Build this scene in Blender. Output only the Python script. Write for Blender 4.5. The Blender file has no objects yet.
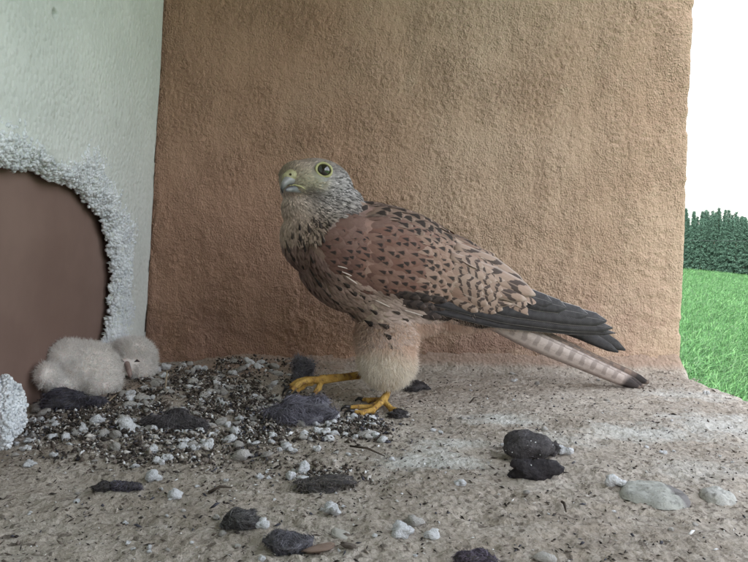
import bpy, bmesh, math, random
import numpy as np
from mathutils import Vector, Matrix, noise
from mathutils.bvhtree import BVHTree

random.seed(7)
rng = np.random.default_rng(11)
scene = bpy.context.scene
COL = scene.collection
R = math.radians

# ------------------------------------------------------------------ camera
FPX, IW, IH = 648.0, 748.0, 562.0          # focal length in photo pixels, photo size
CAM = Vector((0.0, -0.757, 0.138))
PITCH, ROLL = -2.65, 0.8                    # degrees
cam_d = bpy.data.cameras.new('camera')
cam_d.sensor_width = 36.0
cam_d.lens = 36.0 * FPX / IW
cam_d.clip_start = 0.01
cam_d.clip_end = 5000
cam = bpy.data.objects.new('camera', cam_d)
COL.objects.link(cam)
cam.location = CAM
CROT = Matrix.Rotation(R(90 + PITCH), 3, 'X') @ Matrix.Rotation(R(ROLL), 3, 'Z')
cam.rotation_euler = CROT.to_euler()
scene.camera = cam

# ------------------------------------------------------------------ sky, sun, exposure
SUN_EL, SUN_AZ = 48.0, 205.0                # sun well up, behind the building
w = bpy.data.worlds.new('World')
scene.world = w
w.use_nodes = True
wn = w.node_tree
wn.nodes.clear()
wo = wn.nodes.new('ShaderNodeOutputWorld')
bg = wn.nodes.new('ShaderNodeBackground')
sky = wn.nodes.new('ShaderNodeTexSky')
sky.sky_type = 'NISHITA'
sky.sun_disc = False
sky.sun_elevation = R(SUN_EL)
sky.sun_rotation = R(SUN_AZ)
sky.air_density = 1.4
sky.dust_density = 4.0
sky.ozone_density = 1.0
hs = wn.nodes.new('ShaderNodeHueSaturation')
hs.inputs['Saturation'].default_value = 0.34
bg.inputs['Strength'].default_value = 0.15
wn.links.new(sky.outputs[0], hs.inputs['Color'])
wn.links.new(hs.outputs[0], bg.inputs['Color'])
wn.links.new(bg.outputs[0], wo.inputs['Surface'])

sd = bpy.data.lights.new('sun', 'SUN')
sd.energy = 1.2
sd.angle = R(14)
sd.color = (1.0, 0.96, 0.9)
so = bpy.data.objects.new('sun', sd)
COL.objects.link(so)
az, el = R(SUN_AZ), R(SUN_EL)
sdir = Vector((math.sin(az) * math.cos(el), math.cos(az) * math.cos(el), math.sin(el)))
so.rotation_euler = sdir.to_track_quat('Z', 'Y').to_euler()
so.location = (0, -3, 6)

vs = scene.view_settings
vs.view_transform = 'Standard'
vs.look = 'None'
vs.exposure = 2.52
vs.gamma = 1.0
vs.use_curve_mapping = False
scene.cycles.diffuse_bounces = 6
scene.cycles.max_bounces = 10
scene.cycles.use_denoising = True

# ------------------------------------------------------------------ photo pixel <-> place
def ray(px, py):
    return CROT @ Vector(((px - IW / 2) / FPX, -(py - IH / 2) / FPX, -1.0))
def on_floor(px, py, z=0.0):
    d = ray(px, py)
    return CAM + d * ((z - CAM.z) / d.z)
def on_plane(px, py, p, n):
    d = ray(px, py)
    return CAM + d * ((Vector(p) - CAM).dot(n) / d.dot(n))
CINV = CROT.transposed()
def to_px(p):
    q = CINV @ (Vector(p) - CAM)
    return (IW / 2 + FPX * q.x / -q.z, IH / 2 - FPX * q.y / -q.z)
CI = np.array(CINV)
def to_px_np(P):
    q = (P - np.array(CAM)) @ CI.T
    return IW / 2 + FPX * q[:, 0] / -q[:, 2], IH / 2 - FPX * q[:, 1] / -q[:, 2]

# ------------------------------------------------------------------ numpy noise
def _h(ix, iy, s):
    n = (ix.astype(np.int64) * 374761393 + iy.astype(np.int64) * 668265263 + s * 974711) & 0x7fffffff
    n = ((n ^ (n >> 13)) * 1274126177) & 0x7fffffff
    n = ((n ^ (n >> 15)) * 1911520717) & 0x7fffffff
    return ((n ^ (n >> 16)) & 0xffffff) / float(0xffffff)
def vnoise(x, y, s=0):
    x = np.asarray(x, float); y = np.asarray(y, float)
    ix, iy = np.floor(x), np.floor(y)
    fx, fy = x - ix, y - iy
    fx = fx * fx * (3 - 2 * fx); fy = fy * fy * (3 - 2 * fy)
    a, b = _h(ix, iy, s), _h(ix + 1, iy, s)
    c, d = _h(ix, iy + 1, s), _h(ix + 1, iy + 1, s)
    return (a + (b - a) * fx) * (1 - fy) + (c + (d - c) * fx) * fy - 0.5
def fbm(x, y, scale, octv=4, s=0, gain=0.5):
    v, a = 0.0, 1.0
    for k in range(octv):
        v = v + a * vnoise(x * scale, y * scale, s + 17 * k)
        a *= gain; scale *= 2.03
    return v
def worley(x, y, scale, s=0):
    x = np.asarray(x, float) * scale; y = np.asarray(y, float) * scale
    ix, iy = np.floor(x), np.floor(y)
    best = np.full(x.shape, 9.0)
    for dx in (-1, 0, 1):
        for dy in (-1, 0, 1):
            cx, cy = ix + dx, iy + dy
            px = cx + _h(cx, cy, s + 1); py = cy + _h(cx, cy, s + 2)
            best = np.minimum(best, (px - x) ** 2 + (py - y) ** 2)
    return np.sqrt(best)
def sstep(a, b, x):
    t = np.clip((x - a) / (b - a), 0, 1)
    return t * t * (3 - 2 * t)

# ------------------------------------------------------------------ mesh helpers
def mesh_np(name, V, F, smooth=True, uv=None, col=None):
    """V (n,3), F list of equal-length faces (m,k); uv/col per vertex."""
    V = np.asarray(V, np.float32); F = np.asarray(F, np.int32)
    me = bpy.data.meshes.new(name)
    k = F.shape[1]
    me.vertices.add(len(V)); me.vertices.foreach_set('co', V.ravel())
    me.loops.add(F.size); me.loops.foreach_set('vertex_index', F.ravel())
    me.polygons.add(len(F))
    me.polygons.foreach_set('loop_start', np.arange(len(F), dtype=np.int32) * k)
    me.polygons.foreach_set('loop_total', np.full(len(F), k, np.int32))
    if smooth:
        me.polygons.foreach_set('use_smooth', np.ones(len(F), bool))
    if uv is not None:
        u = me.uv_layers.new(name='UVMap')
        u.data.foreach_set('uv', np.asarray(uv, np.float32)[F.ravel()].ravel())
    if col is not None:
        c = np.ones((len(V), 4), np.float32); c[:, :3] = col
        a = me.color_attributes.new('tint', 'FLOAT_COLOR', 'POINT')
        a.data.foreach_set('color', c.ravel())
    me.update(calc_edges=True)
    return me
def grid_faces(nu, nv, keep=None):
    i = np.arange(nu * nv).reshape(nu, nv)
    F = np.stack([i[:-1, :-1], i[1:, :-1], i[1:, 1:], i[:-1, 1:]], -1).reshape(-1, 4)
    return F if keep is None else F[keep.reshape(-1)]
def add(name, me, m=None, parent=None, loc=None):
    o = bpy.data.objects.new(name, me)
    COL.objects.link(o)
    if m is not None and not me.materials:
        me.materials.append(m)
    if parent is not None:
        o.parent = parent
    if loc is not None:
        o.location = loc
    return o
def tag(o, label=None, cat=None, group=None, kind=None):
    if label: o['label'] = label
    if cat: o['category'] = cat
    if group: o['group'] = group
    if kind: o['kind'] = kind
    return o
def empty(name, loc, label, cat, group=None):
    o = bpy.data.objects.new(name, None)
    o.empty_display_size = 0.02
    COL.objects.link(o); o.location = loc
    return tag(o, label, cat, group)
def shift(me, loc):
    me.transform(Matrix.Translation(-Vector(loc)))
    return me
def remesh(bm, voxel, smooth=6, fac=0.5):
    """one continuous skin round a cluster of overlapping solids"""
    me = bpy.data.meshes.new('tmp'); bm.to_mesh(me); bm.free()
    o = bpy.data.objects.new('tmp', me); COL.objects.link(o)
    r = o.modifiers.new('r', 'REMESH'); r.mode = 'VOXEL'; r.voxel_size = voxel; r.use_smooth_shade = True
    if smooth:
        s = o.modifiers.new('s', 'SMOOTH'); s.iterations = smooth; s.factor = fac
    dg = bpy.context.evaluated_depsgraph_get()
    out = bpy.data.meshes.new_from_object(o.evaluated_get(dg))
    bpy.data.objects.remove(o); bpy.data.meshes.remove(me)
    return out
def ball(bm, M, seg=20, rings=14):
    bmesh.ops.create_uvsphere(bm, u_segments=seg, v_segments=rings, radius=1.0, matrix=M)
def chain(bm, pts, rad, n=7):
    """a tapered limb: closely spaced balls along a polyline, for remesh"""
    for (a, b), (ra, rb) in zip(zip(pts[:-1], pts[1:]), zip(rad[:-1], rad[1:])):
        L = (Vector(b) - Vector(a)).length
        k = max(2, int(L / (min(ra, rb) * 0.6)) + 1)
        for i in range(k + 1):
            t = i / k
            p = Vector(a).lerp(Vector(b), t); r = ra + (rb - ra) * t
            ball(bm, Matrix.Translation(p) @ Matrix.Scale(r, 4), 10, 7)
def tube_mesh(name, pts, rad, seg=8, closed=True):
    V, F = [], []
    pts = [Vector(p) for p in pts]
    prev = None
    for i, p in enumerate(pts):
        t = (pts[min(i + 1, len(pts) - 1)] - pts[max(i - 1, 0)]).normalized()
        up = Vector((0, 0, 1)) if abs(t.z) < 0.9 else Vector((1, 0, 0))
        a = t.cross(up).normalized() if prev is None else (prev - t * prev.dot(t)).normalized()
        prev = a
        b = t.cross(a)
        for k in range(seg):
            an = 2 * math.pi * k / seg
            V.append(p + (a * math.cos(an) + b * math.sin(an)) * rad[i])
    for i in range(len(pts) - 1):
        for k in range(seg):
            F.append((i * seg + k, i * seg + (k + 1) % seg, (i + 1) * seg + (k + 1) % seg, (i + 1) * seg + k))
    me = bpy.data.meshes.new(name)
    F2 = list(F)
    if closed:
        F2.append(tuple(range(seg - 1, -1, -1)))
        F2.append(tuple((len(pts) - 1) * seg + k for k in range(seg)))
    me.from_pydata([tuple(v) for v in V], [], F2)
    me.polygons.foreach_set('use_smooth', [True] * len(F2))
    me.update()
    return me
def surf_sample(me, n, r=rng):
    """random points on a mesh with smooth normals"""
    me.calc_loop_triangles()
    co = np.empty(len(me.vertices) * 3, np.float32); me.vertices.foreach_get('co', co); co = co.reshape(-1, 3)
    no = np.empty(len(me.vertices) * 3, np.float32); me.vertices.foreach_get('normal', no); no = no.reshape(-1, 3)
    tr = np.empty(len(me.loop_triangles) * 3, np.int32); me.loop_triangles.foreach_get('vertices', tr); tr = tr.reshape(-1, 3)
    a, b, c = co[tr[:, 0]], co[tr[:, 1]], co[tr[:, 2]]
    ar = np.linalg.norm(np.cross(b - a, c - a), axis=1)
    t = r.choice(len(tr), n, p=ar / ar.sum())
    u, v = r.random(n), r.random(n)
    f = u + v > 1; u[f] = 1 - u[f]; v[f] = 1 - v[f]
    P = a[t] + (b[t] - a[t]) * u[:, None] + (c[t] - a[t]) * v[:, None]
    N = no[tr[t, 0]] * (1 - u - v)[:, None] + no[tr[t, 1]] * u[:, None] + no[tr[t, 2]] * v[:, None]
    N /= np.linalg.norm(N, axis=1)[:, None] + 1e-9
    return P.astype(float), N.astype(float)
def nrm(a):
    return a / (np.linalg.norm(a, axis=-1, keepdims=True) + 1e-12)
def strands(name, P, D, L, W, col, bend=None, r=rng):
    """soft barbs of down: a two-step tapering ribbon each"""
    n = len(P)
    L = np.broadcast_to(np.asarray(L, float), (n,)); W = np.broadcast_to(np.asarray(W, float), (n,))
    if bend is None: bend = np.zeros((n, 3))
    side = nrm(np.cross(D, r.normal(size=(n, 3))))
    p1 = P + D * (L * 0.5)[:, None]
    p2 = P + nrm(D + bend) * (L)[:, None]
    w = (W / 2)[:, None]
    V = np.stack([P - side * w, P + side * w, p1 - side * w * 0.8, p1 + side * w * 0.8, p2], 1).reshape(-1, 3)
    b = (np.arange(n) * 5)[:, None]
    F = np.concatenate([b + np.array([[0, 1, 3]]), b + np.array([[0, 3, 2]]), b + np.array([[2, 3, 4]])], 0)
    C = np.repeat(np.broadcast_to(np.asarray(col, float), (n, 3)), 5, 0)
    return mesh_np(name, V, F, True, None, C)

# ------------------------------------------------------------------ materials
class NT:
    def __init__(s, name, rough=0.8, spec=0.3):
        s.m = bpy.data.materials.new(name); s.m.use_nodes = True
        s.t = s.m.node_tree
        s.b = s.t.nodes['Principled BSDF']
        s.b.inputs['Roughness'].default_value = rough
        s.b.inputs['Specular IOR Level'].default_value = spec
    def n(s, typ, **kw):
        x = s.t.nodes.new(typ)
        for k, v in kw.items():
            if k in x.inputs.keys() and not hasattr(type(x), k): x.inputs[k].default_value = v
            elif hasattr(x, k): setattr(x, k, v)
            else: x.inputs[k].default_value = v
        return x
    def l(s, a, b):
        s.t.links.new(a, b)
    def obj(s):
        return s.n('ShaderNodeTexCoord').outputs['Object']
    def uv(s):
        return s.n('ShaderNodeTexCoord').outputs['UV']
    def map(s, v, scale=(1, 1, 1), rot=(0, 0, 0), loc=(0, 0, 0)):
        x = s.n('ShaderNodeMapping'); s.l(v, x.inputs[0])
        x.inputs['Scale'].default_value = scale; x.inputs['Rotation'].default_value = rot; x.inputs['Location'].default_value = loc
        return x.outputs[0]
    def noise(s, v, scale, detail=4, rough=0.55, dist=0.0):
        x = s.n('ShaderNodeTexNoise'); s.l(v, x.inputs['Vector'])
        x.inputs['Scale'].default_value = scale; x.inputs['Detail'].default_value = detail
        x.inputs['Roughness'].default_value = rough; x.inputs['Distortion'].default_value = dist
        return x.outputs['Fac']
    def voro(s, v, scale, feature='F1', out='Distance'):
        x = s.n('ShaderNodeTexVoronoi'); x.feature = feature; s.l(v, x.inputs['Vector']); x.inputs['Scale'].default_value = scale
        return x.outputs[out]
    def math(s, op, a, b=0.0, c=None, clamp=False):
        x = s.n('ShaderNodeMath'); x.operation = op; x.use_clamp = clamp
        for i, q in enumerate((a, b, c)):
            if q is None: continue
            if isinstance(q, (int, float)): x.inputs[i].default_value = q
            else: s.l(q, x.inputs[i])
        return x.outputs[0]
    def ramp(s, f, lo, hi, a=0.0, b=1.0):
        x = s.n('ShaderNodeMapRange'); x.interpolation_type = 'SMOOTHSTEP'
        s.l(f, x.inputs['Value'])
        x.inputs['From Min'].default_value = lo; x.inputs['From Max'].default_value = hi
        x.inputs['To Min'].default_value = a; x.inputs['To Max'].default_value = b
        return x.outputs['Result']
    def mix(s, f, a, b, mode='MIX'):
        x = s.n('ShaderNodeMix'); x.data_type = 'RGBA'; x.blend_type = mode
        for key, q in ((0, f), (6, a), (7, b)):
            if isinstance(q, (int, float)): x.inputs[key].default_value = q
            elif isinstance(q, tuple): x.inputs[key].default_value = q if len(q) == 4 else (*q, 1)
            else: s.l(q, x.inputs[key])
        return x.outputs[2]
    def attr(s, name='tint'):
        x = s.n('ShaderNodeAttribute'); x.attribute_name = name
        return x.outputs['Color']
    def rand(s):
        return s.n('ShaderNodeObjectInfo').outputs['Random']
    def sep(s, v):
        x = s.n('ShaderNodeSeparateXYZ'); s.l(v, x.inputs[0])
        return x.outputs
    def color(s, c):
        if isinstance(c, tuple): s.b.inputs['Base Color'].default_value = (*c, 1) if len(c) == 3 else c
        else: s.l(c, s.b.inputs['Base Color'])
        return s
    def bump(s, h, dist=0.001, strength=1.0):
        x = s.n('ShaderNodeBump'); x.inputs['Distance'].default_value = dist; x.inputs['Strength'].default_value = strength
        s.l(h, x.inputs['Height']); s.l(x.outputs[0], s.b.inputs['Normal'])
        return s
    def sss(s, w, r=(1, 1, 1), scale=0.004):
        s.b.inputs['Subsurface Weight'].default_value = w
        s.b.inputs['Subsurface Radius'].default_value = r
        s.b.inputs['Subsurface Scale'].default_value = scale
        return s

def stucco_mat():
    k = NT('stucco', 0.92, 0.15); o = k.obj()
    big = k.noise(o, 5.0, 4, 0.6); mid = k.noise(o, 38.0, 5, 0.65); fine = k.noise(o, 560.0, 3, 0.6)
    c = k.mix(k.ramp(big, 0.30, 0.72), (0.455, 0.310, 0.228), (0.53, 0.385, 0.295))
    c = k.mix(k.ramp(mid, 0.5, 0.78, 0, 0.5), c, (0.54, 0.415, 0.315))
    c = k.mix(k.ramp(fine, 0.33, 0.5, 0.35, 0), c, (0.23, 0.145, 0.095))
    # colour turns browner towards the inner end, with a wavering boundary
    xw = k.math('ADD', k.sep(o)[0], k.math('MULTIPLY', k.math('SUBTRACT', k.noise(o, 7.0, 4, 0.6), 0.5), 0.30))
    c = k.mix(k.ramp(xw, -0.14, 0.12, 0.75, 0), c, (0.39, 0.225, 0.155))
    # ruddy primer where the finish has worn off low on the wall
    z = k.sep(o)[2]
    lowm = k.math('MULTIPLY', k.ramp(z, 0.0, 0.16, 1, 0), k.ramp(k.noise(o, 14.0, 5, 0.7), 0.42, 0.62))
    c = k.mix(k.math('MULTIPLY', lowm, 0.6), c, (0.34, 0.205, 0.165))
    k.color(c)
    gr = k.voro(k.map(o, (1, 1, 0.8)), 480.0)
    st = k.noise(k.map(o, (260, 260, 60)), 1.0, 3, 0.6)
    h = k.math('ADD', k.math('MULTIPLY', fine, 1.0), k.math('MULTIPLY', k.ramp(gr, 0.1, 0.7, 1, 0), 0.5))
    h = k.math('ADD', h, k.math('MULTIPLY', st, 0.9))
    pit = k.ramp(k.noise(o, 190.0, 2, 0.5), 0.28, 0.33, -1.0, 0)
    h = k.math('ADD', h, pit)
    h = k.math('MULTIPLY', h, k.ramp(k.noise(o, 16.0, 4, 0.6), 0.30, 0.70, 0.45, 1.3))
    k.bump(h, 0.0017, 0.95)
    return k.m
def floor_mat():
    k = NT('mortar_floor', 0.95, 0.12); o = k.obj()
    big = k.noise(o, 7.0, 5, 0.65); fine = k.noise(o, 330.0, 4, 0.65); mid = k.noise(o, 60.0, 5, 0.65)
    c = k.mix(k.ramp(big, 0.35, 0.65), (0.40, 0.345, 0.29), (0.53, 0.47, 0.41))
    c = k.mix(k.ramp(mid, 0.42, 0.7, 0, 0.55), c, (0.58, 0.53, 0.48))
    c = k.mix(k.ramp(fine, 0.36, 0.5, 0.6, 0), c, (0.24, 0.205, 0.18))
    c = k.mix(k.ramp(k.noise(o, 140.0, 3, 0.6), 0.60, 0.66, 0, 0.8), c, (0.15, 0.125, 0.105))
    # whitewash of droppings, dried in splashes on the ledge
    nz = k.noise(o, 45.0, 5, 0.7, 0.4)
    streak = k.noise(k.map(o, (30, 150, 1)), 1.0, 4, 0.7)
    tot = None
    for (px, py, rx, ry, wt) in SPLASH:
        p = on_floor(px, py)
        dx = rx / FPX * (p.y - CAM.y); dy = abs(on_floor(px, py - ry).y - on_floor(px, py + ry).y) / 2
        v = k.map(o, (1 / dx, 1 / dy, 0), loc=(-p.x / dx, -p.y / dy, 0))
        ln = k.n('ShaderNodeVectorMath'); ln.operation = 'LENGTH'; k.l(v, ln.inputs[0])
        d = k.math('ADD', ln.outputs['Value'], k.math('MULTIPLY', k.math('SUBTRACT', nz, 0.5), 2.2))
        d = k.math('ADD', d, k.math('MULTIPLY', k.math('SUBTRACT', streak, 0.5), 1.2))
        mk = k.ramp(d, 0.35, 1.3, wt * 0.72, 0)
        tot = mk if tot is None else k.math('MAXIMUM', tot, mk)
    c = k.mix(tot, c, (0.70, 0.71, 0.69))
    # render smeared up the foot of the wall takes the wall's colour
    yz = k.sep(o)
    up = k.ramp(k.math('ADD', yz[2], k.math('MULTIPLY', k.math('SUBTRACT', mid, 0.5), 0.012)), 0.003, 0.012)
    c = k.mix(up, c, (0.41, 0.30, 0.24))
    k.color(c)
    h = k.math('ADD', fine, k.math('MULTIPLY', k.voro(o, 260.0), 0.7))
    h = k.math('ADD', h, k.math('MULTIPLY', k.noise(k.map(o, (1, 2.2, 1)), 800.0, 3, 0.6), 0.5))
    h = k.math('ADD', h, k.math('MULTIPLY', k.noise(k.map(o, (0.5, 1.3, 1), rot=(0, 0, 0.25)), 150.0, 4, 0.6), 1.4))
    k.bump(h, 0.0024, 0.95)
    return k.m
SPLASH = [(430, 462, 55, 9, 0.85), (500, 421, 40, 7, 0.8), (640, 432, 60, 9, 0.8), (720, 425, 55, 14, 0.75), (452, 446, 40, 5, 0.7),
          (690, 395, 50, 6, 0.55), (430, 452, 20, 5, 0.7), (700, 470, 60, 12, 0.4), (560, 440, 45, 8, 0.5)]
def foam_mat():
    k = NT('polystyrene', 0.6, 0.35); o = k.obj()
    big = k.noise(o, 8.0, 4, 0.6)
    c = k.mix(k.ramp(big, 0.35, 0.7), (0.58, 0.605, 0.58), (0.68, 0.70, 0.675))
    cell = k.sep(k.voro(o, 210.0, 'F1', 'Color'))[0]
    c = k.mix(k.ramp(cell, 0.0, 1.0, 0.0, 0.22), c, (0.80, 0.82, 0.80))
    c = k.mix(k.ramp(k.noise(o, 60.0, 3), 0.68, 0.74, 0, 0.5), c, (0.42, 0.43, 0.38))
    k.color(c); k.bump(k.math('ADD', k.ramp(k.voro(o, 210.0), 0.0, 0.8, 1, 0), k.noise(o, 90.0, 4, 0.6)), 0.0010, 0.6)
    k.sss(0.15, (1, 1, 1), 0.004)
    return k.m
def bead_mat(name='polystyrene_beads', lo=(0.66, 0.69, 0.73), hi=(0.86, 0.885, 0.92)):
    k = NT(name, 0.45, 0.45); o = k.obj()
    c = k.mix(k.ramp(k.noise(o, 90.0, 3, 0.6), 0.35, 0.7), lo, hi)
    k.color(c); k.bump(k.voro(o, 420.0), 0.0006, 0.6); k.sss(0.25, (1, 1, 1), 0.004)
    return k.m
def crumb_mat(name, a, b, dirt=(0.20, 0.16, 0.13), amt=0.5):
    k = NT(name, 0.65, 0.3); o = k.obj()
    c = k.mix(k.rand(), a, b)
    c = k.mix(k.ramp(k.noise(o, 2.2, 5, 0.65), 0.5, 0.72, 0, amt), c, dirt)
    k.color(c); k.bump(k.noise(o, 6.0, 4, 0.6), 0.010, 0.6); k.sss(0.12, (1, 1, 1), 0.003)
    return k.m
def plain_mat(name, a, b, scale=60.0, rough=0.8, spec=0.3, bump=0.0, bs=300.0):
    k = NT(name, rough, spec); o = k.obj()
    k.color(k.mix(k.ramp(k.noise(o, scale, 4, 0.6), 0.32, 0.68), a, b))
    if bump: k.bump(k.noise(o, bs, 3, 0.6), bump, 0.8)
    return k.m
def tint_mat(name, rough=0.85, spec=0.2, trans=0.0, var=0.0):
    k = NT(name, rough, spec); c = k.attr()
    if var:
        c = k.mix(k.ramp(k.noise(k.obj(), 500.0, 2), 0.3, 0.7, 0, var), c, (0.02, 0.018, 0.016))
    k.color(c)
    if trans:
        tr = k.n('ShaderNodeBsdfTranslucent'); k.l(c, tr.inputs[0])
        mx = k.n('ShaderNodeMixShader'); mx.inputs[0].default_value = trans
        k.l(k.b.outputs[0], mx.inputs[1]); k.l(tr.outputs[0], mx.inputs[2])
        k.l(mx.outputs[0], k.t.nodes['Material Output'].inputs[0])
    return k.m

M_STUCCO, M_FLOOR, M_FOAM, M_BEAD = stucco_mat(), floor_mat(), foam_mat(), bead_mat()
M_CAVITY = plain_mat('brown_board', (0.20, 0.13, 0.108), (0.245, 0.165, 0.138), 9.0, 0.7, 0.3, 0.0004, 90.0)
M_PLASTER = plain_mat('inner_plaster', (0.36, 0.325, 0.29), (0.44, 0.40, 0.36), 12.0, 0.9, 0.2, 0.001, 200.0)

# ================================================================== the setting: niche
LX_BOT, LX_TOP = -0.2675, -0.243            # polystyrene board leans a little
def panel_x(z):
    return LX_BOT + (LX_TOP - LX_BOT) * z / 0.436
X_EDGE = 0.362                              # outer corner of the niche

# --- stucco wall: one sheet that turns the outer corner
us = np.concatenate([np.arange(-0.40, X_EDGE - 0.006, 0.0016), X_EDGE - 0.006 + 0.006 * np.sin(np.linspace(0, np.pi / 2, 6)),])
path = [(x, 0.0, 0, -1) for x in np.arange(-0.40, X_EDGE - 0.0065, 0.0016)]
rc = 0.006
for a in np.linspace(0, np.pi / 2, 7):
    path.append((X_EDGE - rc + rc * math.sin(a), rc - rc * math.cos(a), math.sin(a), -math.cos(a)))
for y in np.concatenate([np.arange(rc + 0.003, 0.06, 0.003), np.arange(0.06, 1.5, 0.05)]):
    path.append((X_EDGE, y, 1, 0))
path = np.array(path)
zs = np.concatenate([np.arange(-0.03, 0.46, 0.0016), np.arange(0.46, 0.74, 0.01)])
sl = np.concatenate([[0], np.cumsum(np.linalg.norm(np.diff(path[:, :2], axis=0), axis=1))])
SS, ZZ = np.meshgrid(sl, zs, indexing='ij')
g = worley(SS, ZZ * 0.85, 300, 3)
hgt = (0.0022 * fbm(SS, ZZ, 9, 3, 5) + 0.0014 * fbm(SS, ZZ * 0.35, 60, 3, 9) + 0.0024 * np.clip(0.75 - g, 0, 1) * (0.4 + sstep(-.15, .35, fbm(SS, ZZ, 22, 3, 30)))
       + 0.0010 * fbm(SS, ZZ, 240, 2, 21))
hgt += 0.0012 * sstep(0.05, 0.3, fbm(SS, ZZ, 42, 3, 77)) * sstep(0.25, 0.05, ZZ)
# the arris is chipped and wavers a little
corner = np.exp(-((SS - (X_EDGE + 0.40)) / 0.012) ** 2)
hgt = hgt * (1 - 0.6 * corner) - corner * 0.0018 * sstep(0.0, 0.35, fbm(SS * 0 + 3.0, ZZ, 38, 4, 61))
PX = path[:, 0][:, None] + path[:, 2][:, None] * hgt
PY = path[:, 1][:, None] + path[:, 3][:, None] * hgt
PX = PX + sstep(0.30, 0.37, path[:, 0])[:, None] * ((0.004 * ZZ) + 0.0008 * fbm(ZZ, ZZ * 0, 12, 3, 8))
V = np.stack([PX, PY, ZZ], -1).reshape(-1, 3)
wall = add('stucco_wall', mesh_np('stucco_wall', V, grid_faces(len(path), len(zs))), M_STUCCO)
tag(wall, 'rough tan stuccoed wall behind the standing kestrel', 'wall')

# --- ledge floor: height field, outer rim wraps down
edge_px = [(683, 366), (688, 374), (698, 381), (720, 390), (748, 398.5)]
ep = sorted([(on_floor(*p).y, on_floor(*p).x) for p in edge_px])
ep = [(-1.2, ep[0][1] + 0.006), (-0.4, ep[0][1] + 0.004)] + ep
ep = [q for q in ep if q[0] < -0.004] + [(0.0, X_EDGE + 0.002), (0.02, X_EDGE)]
EY, EX = np.array([q[0] for q in ep]), np.array([q[1] for q in ep])
def heap(x, y):
    """low bank of litter towards the inner corner"""
    return 0.011 * np.exp(-((x + 0.13) / 0.13) ** 2 - ((y + 0.035) / 0.075) ** 2) + 0.006 * np.exp(-((x + 0.22) / 0.09) ** 2 - ((y + 0.17) / 0.06) ** 2)
def floor_h(x, y):
    x = np.asarray(x, float); y = np.asarray(y, float)
    h = 0.004 * fbm(x, y, 7, 3, 2) + 0.0024 * fbm(x, y, 36, 3, 12) + 0.0016 * np.clip(0.7 - worley(x, y, 210, 4), 0, 1) * (0.4 + sstep(-.2, .3, fbm(x, y, 30, 3, 31)))
    h = h + 0.0013 * fbm(x * 0.5, y, 170, 3, 40)
    h = h - 0.0016 * sstep(0.10, 0.3, fbm(x * 0.4 + y * 0.2, y, 95, 3, 44))
    h = h + heap(x, y)
    rr = 0.022 * sstep(-0.12, 0.05, x) + 0.006
    t = np.clip(1 + y / rr, 0, 0.97)
    h = h + rr * (1 - np.sqrt(np.clip(1 - t * t, 0, 1)))
    return h
ys = np.concatenate([np.arange(-1.2, -0.56, 0.01), np.arange(-0.56, 0.004, 0.0015)])
ts = np.concatenate([np.linspace(0, 1, 430), np.ones(12)])
YY, TT = np.meshgrid(ys, ts, indexing='ij')
ex = np.interp(ys, EY, EX)[:, None] + 0.0025 * fbm(YY, YY * 0, 22, 3, 51)
re = 0.010
XX = -0.40 + TT * (ex - re + 0.40)
ZF = floor_h(XX, YY)
arc = np.zeros(len(ts)); drop = np.zeros(len(ts))
for i in range(12):
    j = 430 + i
    if i < 8:
        a = (i + 1) / 8 * np.pi / 2
        arc[j] = math.sin(a) * re; drop[j] = re - math.cos(a) * re
    else:
        arc[j] = re; drop[j] = re + (i - 7) * 0.028
XX = XX + arc[None, :] + (drop[None, :] > 0) * 0.0015 * fbm(YY, TT * 0 + drop[None, :], 90, 3, 57)
ZF = ZF - drop[None, :]
floor_me = mesh_np('ledge', np.stack([XX, YY, ZF], -1).reshape(-1, 3), grid_faces(len(ys), len(ts))[:, ::-1])
ledge = tag(add('ledge', floor_me, M_FLOOR), kind='structure')
def fz(x, y):
    return float(floor_h(np.array([x]), np.array([y]))[0])

def box_mesh(name, lo, hi, bevel=0.0):
    bm = bmesh.new()
    bmesh.ops.create_cube(bm, size=1.0)
    for v in bm.verts:
        v.co = Vector([(lo[i] + hi[i]) / 2 + v.co[i] * (hi[i] - lo[i]) for i in range(3)])
    if bevel:
        bmesh.ops.bevel(bm, geom=bm.edges[:], offset=bevel, segments=2, affect='EDGES')
    me = bpy.data.meshes.new(name); bm.to_mesh(me); bm.free()
    return me
# masonry round the niche, out of view but it shades the niche
CEIL = 0.70
tag(add('ceiling', box_mesh('ceiling', (-0.45, -1.25, CEIL), (X_EDGE - 0.004, 0.5, CEIL + 0.35)), M_PLASTER), kind='structure')
tag(add('wall_front', box_mesh('wall_front', (-0.45, -1.25, -0.02), (X_EDGE - 0.006, -1.05, CEIL - 0.003)), M_PLASTER), kind='structure')
tag(add('wall_below', box_mesh('wall_below', (-0.5, -4.0, -4.2), (X_EDGE - 0.02, 4.0, -0.125)), M_PLASTER), kind='structure')

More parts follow.
